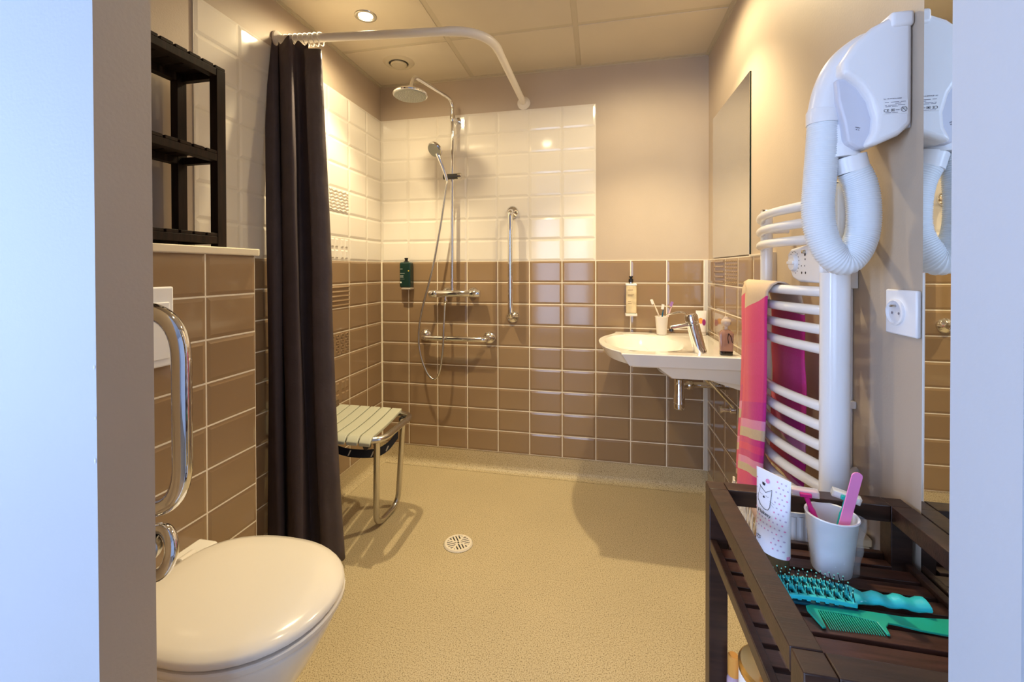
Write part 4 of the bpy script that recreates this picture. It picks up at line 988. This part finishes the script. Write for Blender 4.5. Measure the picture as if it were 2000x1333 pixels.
# wrapped cup with razors
cc = Vector((1.672, -1.553, ZC))
tumbler('wrapped_cup', 'white cup in clear film holding two razors on the trolley', cc, 0.0285, 0.0385, 0.100, mat('white_cup_plastic', 'ECEEF6', 0.28, sss=0.1))
cup = [o for o in bpy.data.objects if o.name.startswith('wrapped_cup')][0]
bm = bmesh.new(); n = 48; rs = []
for k in range(14):
    u = k/13
    rr2 = [(0.0300+0.0102*u)+0.0008*math.sin(i*1.7+k)+0.0006*math.sin(i*0.6-k*1.3) for i in range(n)]
    rs.append([cc+Vector(((rr2[i]+0.011*max(0, math.cos(2*PI*i/n+0.25))**22)*math.cos(2*PI*i/n), rr2[i]*math.sin(2*PI*i/n), 0.0004+u*0.098)) for i in range(n)])
rings(bm, rs, cap0=False, cap1=False)
put('film_wrap', bm, FILM, cup, smooth='all', label='crinkled clear film')
def razor(lab, base, top, m, hm, hdir, covered, nm='razor'):
    t = thing(nm, lab, 'razor', base)
    b, e = Vector(base), Vector(top); d = (e-b).normalized()
    s = Vector(hdir).normalized()
    p = spline([b, b.lerp(e, 0.5)+s.cross(d)*0.001, b.lerp(e, 0.85), e], 5)
    put('handle', TB(p, [0.0045]*5+[0.0055]*5+[0.0040]*6, 10), m, t, smooth=True)
    w_ = s; nrm = d.cross(w_).normalized(); q = (d*0.3+nrm).normalized(); r_ = w_.cross(q)
    def bxs(l, a, h_, off=Vector((0, 0, 0))):
        bm = bmesh.new(); c0 = e+d*0.004+off
        rings(bm, [[c0-w_*l+q*a-r_*h_, c0-w_*l-q*a-r_*h_, c0-w_*l-q*a+r_*h_, c0-w_*l+q*a+r_*h_], [c0+w_*l+q*a-r_*h_, c0+w_*l-q*a-r_*h_, c0+w_*l-q*a+r_*h_, c0+w_*l+q*a+r_*h_]]); return bm
    put('neck', bxs(0.009, 0.004, 0.0035), m, t, bevel=0.001)
    put('razor_head', bxs(0.019, 0.0040, 0.0045, q*0.006), hm, t, bevel=0.0012)
    put('blade_cover', bxs(0.0215, 0.0065, 0.0065, q*0.007), covered, t, bevel=0.0015, label='clear blade cover')
COVER = mat('clear_blade_cover', 'F2F4F8', 0.1, alpha=0.42, coat=0.5)
razor('magenta razor leaning left in the wrapped cup on the trolley', (1.676, -1.550, ZC+0.008), (1.638, -1.540, ZC+0.118), MAG, mat('pink_head', 'F0B8D8', 0.3), (0.95, -0.25, 0.05), COVER)
razor('teal razor with clear blade cover in the wrapped cup on the trolley', (1.668, -1.556, ZC+0.008), (1.697, -1.548, ZC+0.122), TEAL, mat('white_head', 'E6F2F2', 0.3), (0.93, -0.20, -0.22), COVER)
t = thing('nail_file', 'pale pink nail file standing in the wrapped cup on the trolley', 'nail file', (1.672, -1.565, ZC+0.008))
bm = bmesh.new(); b, e = Vector((1.668, -1.565, ZC+0.008)), Vector((1.701, -1.573, ZC+0.178)); d = (e-b).normalized(); s = Vector((1, 0.1, 0)); s = (s-d*s.dot(d)).normalized(); nn = d.cross(s)
ol = [(-0.0085, 0), (0.0085, 0)] + [(0.0085*math.cos(R(a)), 0.172+0.007*math.sin(R(a))) for a in (0, 30, 60, 90, 120, 150, 180)]
prism(bm, ol, lambda u, v: b+s*u+d*v+nn*0.001, lambda u, v: b+s*u+d*v-nn*0.001)
put('file_blade', bm, LPINK, t)

# hair brush: vented, bristles up
A = Vector((1.552, -1.634, ZC+0.013)); B = Vector((1.762, -1.634, ZC+0.013))
t = thing('hair_brush', 'turquoise vented hair brush lying bristles up on the trolley', 'brush', (1.65, -1.634, ZC))
dv = (B-A).normalized(); sv = Vector((0, 0, 1)).cross(dv)
def bl(u, v, z): return A+dv*u+sv*v+Vector((0, 0, z))
# spine and side rails of the head
bm = bmesh.new()
for v in (-0.021, 0.0, 0.021):
    rs = []
    for k in range(9):
        u = k*0.0135; z = 0.003*math.sin(PI*k/8)
        rs.append([bl(u, v-0.003, z-0.006), bl(u, v+0.003, z-0.006), bl(u, v+0.003, z), bl(u, v-0.003, z)])
    rings(bm, rs)
for k in range(9):
    u = 0.004+k*0.0128
    rings(bm, [[bl(u-0.0028, -0.023, -0.006), bl(u+0.0028, -0.023, -0.006), bl(u+0.0028, -0.023, 0.001), bl(u-0.0028, -0.023, 0.001)],
               [bl(u-0.0028, 0.023, -0.006), bl(u+0.0028, 0.023, -0.006), bl(u+0.0028, 0.023, 0.001), bl(u-0.0028, 0.023, 0.001)]])
put('vented_head', bm, TURQ, t, bevel=0.0008)
put('back_plate', BX((tuple(A+Vector((0, -0.024, -0.0125))), tuple(A+Vector((0.110, 0.024, -0.0085))))), mat('dark_teal_back', '0B4A5A', 0.4), t, bevel=0.001)
rs = []
for k in range(15):
    u = 0.106+k*0.0075; w_ = 0.022-0.011*min(1, k/3)+0.003*(k/14)+0.0012*math.sin(k*1.5); z = 0.002+0.0022*math.sin(k*1.5)
    rs.append([bl(u, w_*math.cos(2*PI*i/12), -0.004+z+(0.0075)*math.sin(2*PI*i/12)) for i in range(12)])
bm = bmesh.new(); rings(bm, rs)
put('handle', bm, TURQ, t, smooth=True, angle=60)
bm = bmesh.new(); bmt = bmesh.new()
for k in range(9):
    for j in range(7):
        u = 0.004+k*0.0128; v = -0.020+j*0.0066
        top = bl(u-0.002+0.004*((j % 2)-0.5), v+0.10*v, 0.017+0.001*(j % 2))
        tube(bm, [bl(u, v, 0.000), top], 0.0007, 5)
        lathe(bmt, [(0.0004, -0.0012), (0.0012, 0), (0.0004, 0.0012)], top, (0, 0, 1), 6)
put('bristle', bm, BLACKP, t, kind='stuff', label='black bristles'); put('bristle_tip', bmt, mat('mint_tip', '8FE8D0', 0.4), t, kind='stuff', label='mint ball tips')

# comb
t = thing('comb', 'jade green comb with a hooked handle lying on the trolley', 'comb', (1.68, -1.672, ZC))
cz0, cz1 = ZC+0.0003, ZC+0.0035
spine = [(1.586, -1.671), (1.588, -1.661), (1.600, -1.656), (1.640, -1.6535), (1.680, -1.654), (1.72, -1.655), (1.755, -1.650), (1.785, -1.646), (1.800, -1.650), (1.806, -1.664), (1.796, -1.674), (1.762, -1.681), (1.73, -1.679), (1.703, -1.674), (1.692, -1.674), (1.684, -1.683), (1.681, -1.698), (1.677, -1.698), (1.676, -1.675), (1.640, -1.668), (1.602, -1.668), (1.598, -1.702), (1.593, -1.703)]
bm = bmesh.new(); vs0 = [bm.verts.new((x, y, cz0)) for x, y in spine]; vs1 = [bm.verts.new((x, y, cz1)) for x, y in spine]
bm.faces.new(vs0); bm.faces.new(vs1)
for i in range(len(spine)):
    j = (i+1) % len(spine); bm.faces.new((vs0[i], vs0[j], vs1[j], vs1[i]))
cs = put('comb_back', bm, COMBM, t, bevel=0.0008)
for k in range(22):
    x = 1.6035+k*0.00335; y0 = -1.668-0.0065*k/22+0.001; y1 = -1.7025+0.004*k/22
    bm = bmesh.new()
    rings(bm, [[(x-0.0009, y0, cz0), (x+0.0009, y0, cz0), (x+0.0009, y0, cz1-0.0006), (x-0.0009, y0, cz1-0.0006)], [(x-0.0004, y1, cz0), (x+0.0004, y1, cz0), (x+0.0004, y1, cz0+0.0012), (x-0.0004, y1, cz0+0.0012)]])
    put('tooth', bm, COMBM, t)

# things on the lower shelf of the trolley
jc = Vector((1.574, -1.585, 0.1208))
t = thing('lotion_jar', 'tall white canister with gold lid and chrome knob on trolley bottom shelf', 'canister', jc)
put('canister_body', LT([(0.056, 0), (0.058, 0.003), (0.058, 0.306), (0.057, 0.308)], jc, n=40), PLAST, t, smooth=True)
put('gold_lid', LT([(0.0575, 0.3085), (0.0590, 0.311), (0.0590, 0.320), (0.055, 0.324), (0.036, 0.316), (0.018, 0.315)], jc, n=40), GOLD, t, smooth=True)
put('knob', LT([(0.018, 0.316), (0.020, 0.321), (0.020, 0.346), (0.016, 0.351), (0.002, 0.352)], jc, n=24), CHROME, t, smooth=True)
bc = Vector((1.5205, -1.5305, 0.1208))
t = thing('small_bottle', 'small bottle with amber cap beside the white canister on trolley bottom', 'bottle', bc)
put('bottle_body', LT([(0.011, 0), (0.0115, 0.003), (0.0115, 0.245), (0.009, 0.254)], bc, n=20), mat('lilac_bottle', 'B79FB5', 0.3, coat=0.3), t, smooth=True)
put('bottle_cap', LT([(0.0098, 0.2545), (0.0098, 0.290), (0.008, 0.292)], bc, n=20), mat('amber_cap', 'D99A4A', 0.3), t, smooth=True)

# box and bin under the radiator
t = thing('storage_box', 'cream lidded box against the right wall under the towel radiator', 'box', (1.76, -1.3, 0))
put('box_body', BX(((1.690, -1.398, 0.0), (1.812, -1.20, 0.575))), CREAMB, t, bevel=0.003)
put('box_lid', BX(((1.687, -1.401, 0.5755), (1.815, -1.197, 0.592))), CREAMB, t, bevel=0.003)
t = thing('brush_holder', 'slim white ribbed container on the floor behind the trolley', 'container', (1.652, -1.435, 0))
bm = bmesh.new(); n = 64
def rib(i, z): return 0.030+0.003*z+0.0018*(1 if (i//2) % 2 else 0)
rs = [[(1.652+rib(i, z)*math.cos(2*PI*i/n), -1.435+rib(i, z)*math.sin(2*PI*i/n), z) for i in range(n)] for z in (0.0005, 0.2, 0.45, 0.655)]
rings(bm, rs)
put('bin_body', bm, PLAST, t)
put('bin_lid', LT([(0.0325, 0.6555), (0.034, 0.658), (0.034, 0.664), (0.025, 0.670), (0.002, 0.672)], (1.652, -1.435, 0), n=36), PLAST, t, smooth=True)

# ------------------------------------------------------------ toilet
t = thing('toilet', 'white wall hung toilet with closed lid beside the left door jamb', 'toilet', (0.45, -1.62, 0.1))
YC = -1.615
def oval(x0, x1, hw, z, n=48, sq=2.35, back=0.80):
    """plan outline; x0 the wall end, flatter at the back"""
    out = []; x1 = x1-0.012*(x1-x0)/0.44; cx = x0+(x1-x0)*0.50; rx = (x1-x0)/2
    for k in range(n):
        a = 2*PI*k/n; c, s = math.cos(a), math.sin(a)
        p = 2.15 if c > 0 else 3.0
        r_ = (abs(c)**p+abs(s)**p)**(-1/p)
        out.append(Vector((cx+rx*r_*c, YC+hw*r_*s*(1 if c > -0.2 else 1-0.10*(-c-0.2)), z)))
    return out
bm = bmesh.new()
rings(bm, [oval(0.292, 0.714, 0.174, 0.4265), oval(0.286, 0.729, 0.185, 0.4272), oval(0.284, 0.7335, 0.1885, 0.430), oval(0.284, 0.733, 0.188, 0.4365), oval(0.290, 0.726, 0.183, 0.443), oval(0.305, 0.705, 0.165, 0.4485), oval(0.35, 0.66, 0.125, 0.4525), oval(0.43, 0.58, 0.06, 0.4545), oval(0.495, 0.515, 0.008, 0.455)])
put('lid', bm, PLASTW, t, smooth=True, angle=60)
bm = bmesh.new()
rings(bm, [oval(0.292, 0.716, 0.175, 0.4070), oval(0.286, 0.733, 0.188, 0.4085), oval(0.285, 0.735, 0.1895, 0.412), oval(0.285, 0.735, 0.1895, 0.4195), oval(0.286, 0.732, 0.187, 0.4225), oval(0.292, 0.712, 0.172, 0.4240)])
put('seat_ring', bm, PLASTW, t, smooth=True)
put('lid_gap_pad', LT([(0.02, 0), (0.02, 0.002)], (0.52, YC, 0.4242)), PLASTW, t)  # small white disc between seat ring and lid
bm = bmesh.new()
rings(bm, [oval(0.216, 0.50, 0.10, 0.085), oval(0.216, 0.53, 0.115, 0.10), oval(0.216, 0.60, 0.14, 0.19), oval(0.216, 0.67, 0.163, 0.29), oval(0.216, 0.710, 0.177, 0.36), oval(0.216, 0.724, 0.183, 0.390), oval(0.216, 0.725, 0.184, 0.398), oval(0.216, 0.720, 0.180, 0.4035), oval(0.222, 0.712, 0.174, 0.4045)])
put('bowl', bm, CERAM, t, smooth=True, angle=60)
for s in (-1, 1): put('hinge', LT([(0.011, 0), (0.013, 0.002), (0.013, 0.040), (0.011, 0.042)], (0.272, YC+s*0.075-0.021, 0.424), (0, 1, 0)), PLASTW, t, smooth=True)
put('hinge_deck', BX(((0.2155, YC-0.165, 0.395), (0.278, YC+0.165, 0.418))), CERAM, t, bevel=0.008, seg=3)
# flush plate
t = thing('flush_plate', 'white flush plate on the brown tiles above the toilet', 'flush plate', (XB+0.01, -1.64, 1.0))
put('plate', BX(((XB+0.0095, -1.755, 0.906), (XB+0.019, -1.530, 1.103))), PLAST, t, bevel=0.005, seg=3)
put('flush_button', BX(((XB+0.0192, -1.735, 0.925), (XB+0.0235, -1.648, 1.065))), PLAST, t, bevel=0.003)
put('flush_button', BX(((XB+0.0192, -1.642, 0.925), (XB+0.0235, -1.545, 1.065))), PLAST, t, bevel=0.003)
# folding rail
t = thing('support_rail', 'chrome fold down support rail beside the toilet with rounded end loop', 'grab bar', (0.22, -1.83, 0.9))
yr = -1.832
put('rail_loop', TB(fillet([(XB+0.022, yr, 1.075), (0.590, yr, 1.075), (0.590, yr, 0.735), (XB+0.022, yr, 0.735)], 0.085, 12), 0.0148, 22), CHROME, t, smooth=True)
put('wall_plate', BX(((XB+0.0105, yr-0.045, 0.69), (XB+0.020, yr+0.045, 1.12))), STEEL, t, bevel=0.004)
cR = Vector((0.535, yr, 0.662))
put('roll_holder_ring', TB([(cR.x+0.030*math.cos(R(a)), yr+0.008*math.sin(R(a)), cR.z+0.036*math.sin(R(a))) for a in range(-150, 151, 10)], 0.0105, 16), CHROME, t, smooth=True)
put('roll_holder_disc', LT([(0.022, 0), (0.024, 0.003), (0.024, 0.020), (0.016, 0.024), (0.010, 0.022)], (0.520, yr-0.004, 0.672), (0.5, -1, 0.1)), STEEL, t, smooth=True)
put('roll_holder_stem', TB([(0.520, yr, 0.735), (0.520, yr, 0.675)], 0.006, 10), CHROME, t, smooth=True)

# ------------------------------------------------------------ rack on the sill
t = thing('wooden_rack', 'dark wood three tier slatted rack standing on the cream sill', 'shelf', (0.12, -1.55, ZT+0.02))
ZR0 = ZT+0.0195; RX0, RX1, RY0, RY1 = 0.040, 0.205, -1.780, -1.342
ZR1 = 1.732
for x in (RX0, RX1-0.026):
    for y in (RY0, RY1-0.030):
        put('leg', BX(((x, y, ZR0), (x+0.026, y+0.030, ZR1-0.0095))), SHELFW, t, bevel=0.001)
for ztop in (1.732, 1.487, 1.250):
    put('front_rail', BX(((RX1-0.0255, RY0+0.0305, ztop-0.030), (RX1-0.0005, RY1-0.0305, ztop-0.0095))), SHELFW, t, bevel=0.001)
    put('back_rail', BX(((RX0+0.0005, RY0+0.0305, ztop-0.030), (RX0+0.0255, RY1-0.0305, ztop-0.0095))), SHELFW, t, bevel=0.001)
    for y in (RY0, RY1-0.018): put('end_rail', BX(((RX0+0.0265, y, ztop-0.030), (RX1-0.0265, y+0.018, ztop-0.0095))), SHELFW, t, bevel=0.001)
    y = RY1
    if ztop < 1.7: y = RY1-0.0305
    while y > RY0+(0.03 if ztop < 1.7 else 0.0):
        y0 = max(y-0.0335, RY0)
        put('shelf_slat', BX(((RX0+0.001, y0, ztop-0.009), (RX1-0.001, y, ztop))), SHELFW, t, bevel=0.001)
        y -= 0.0405
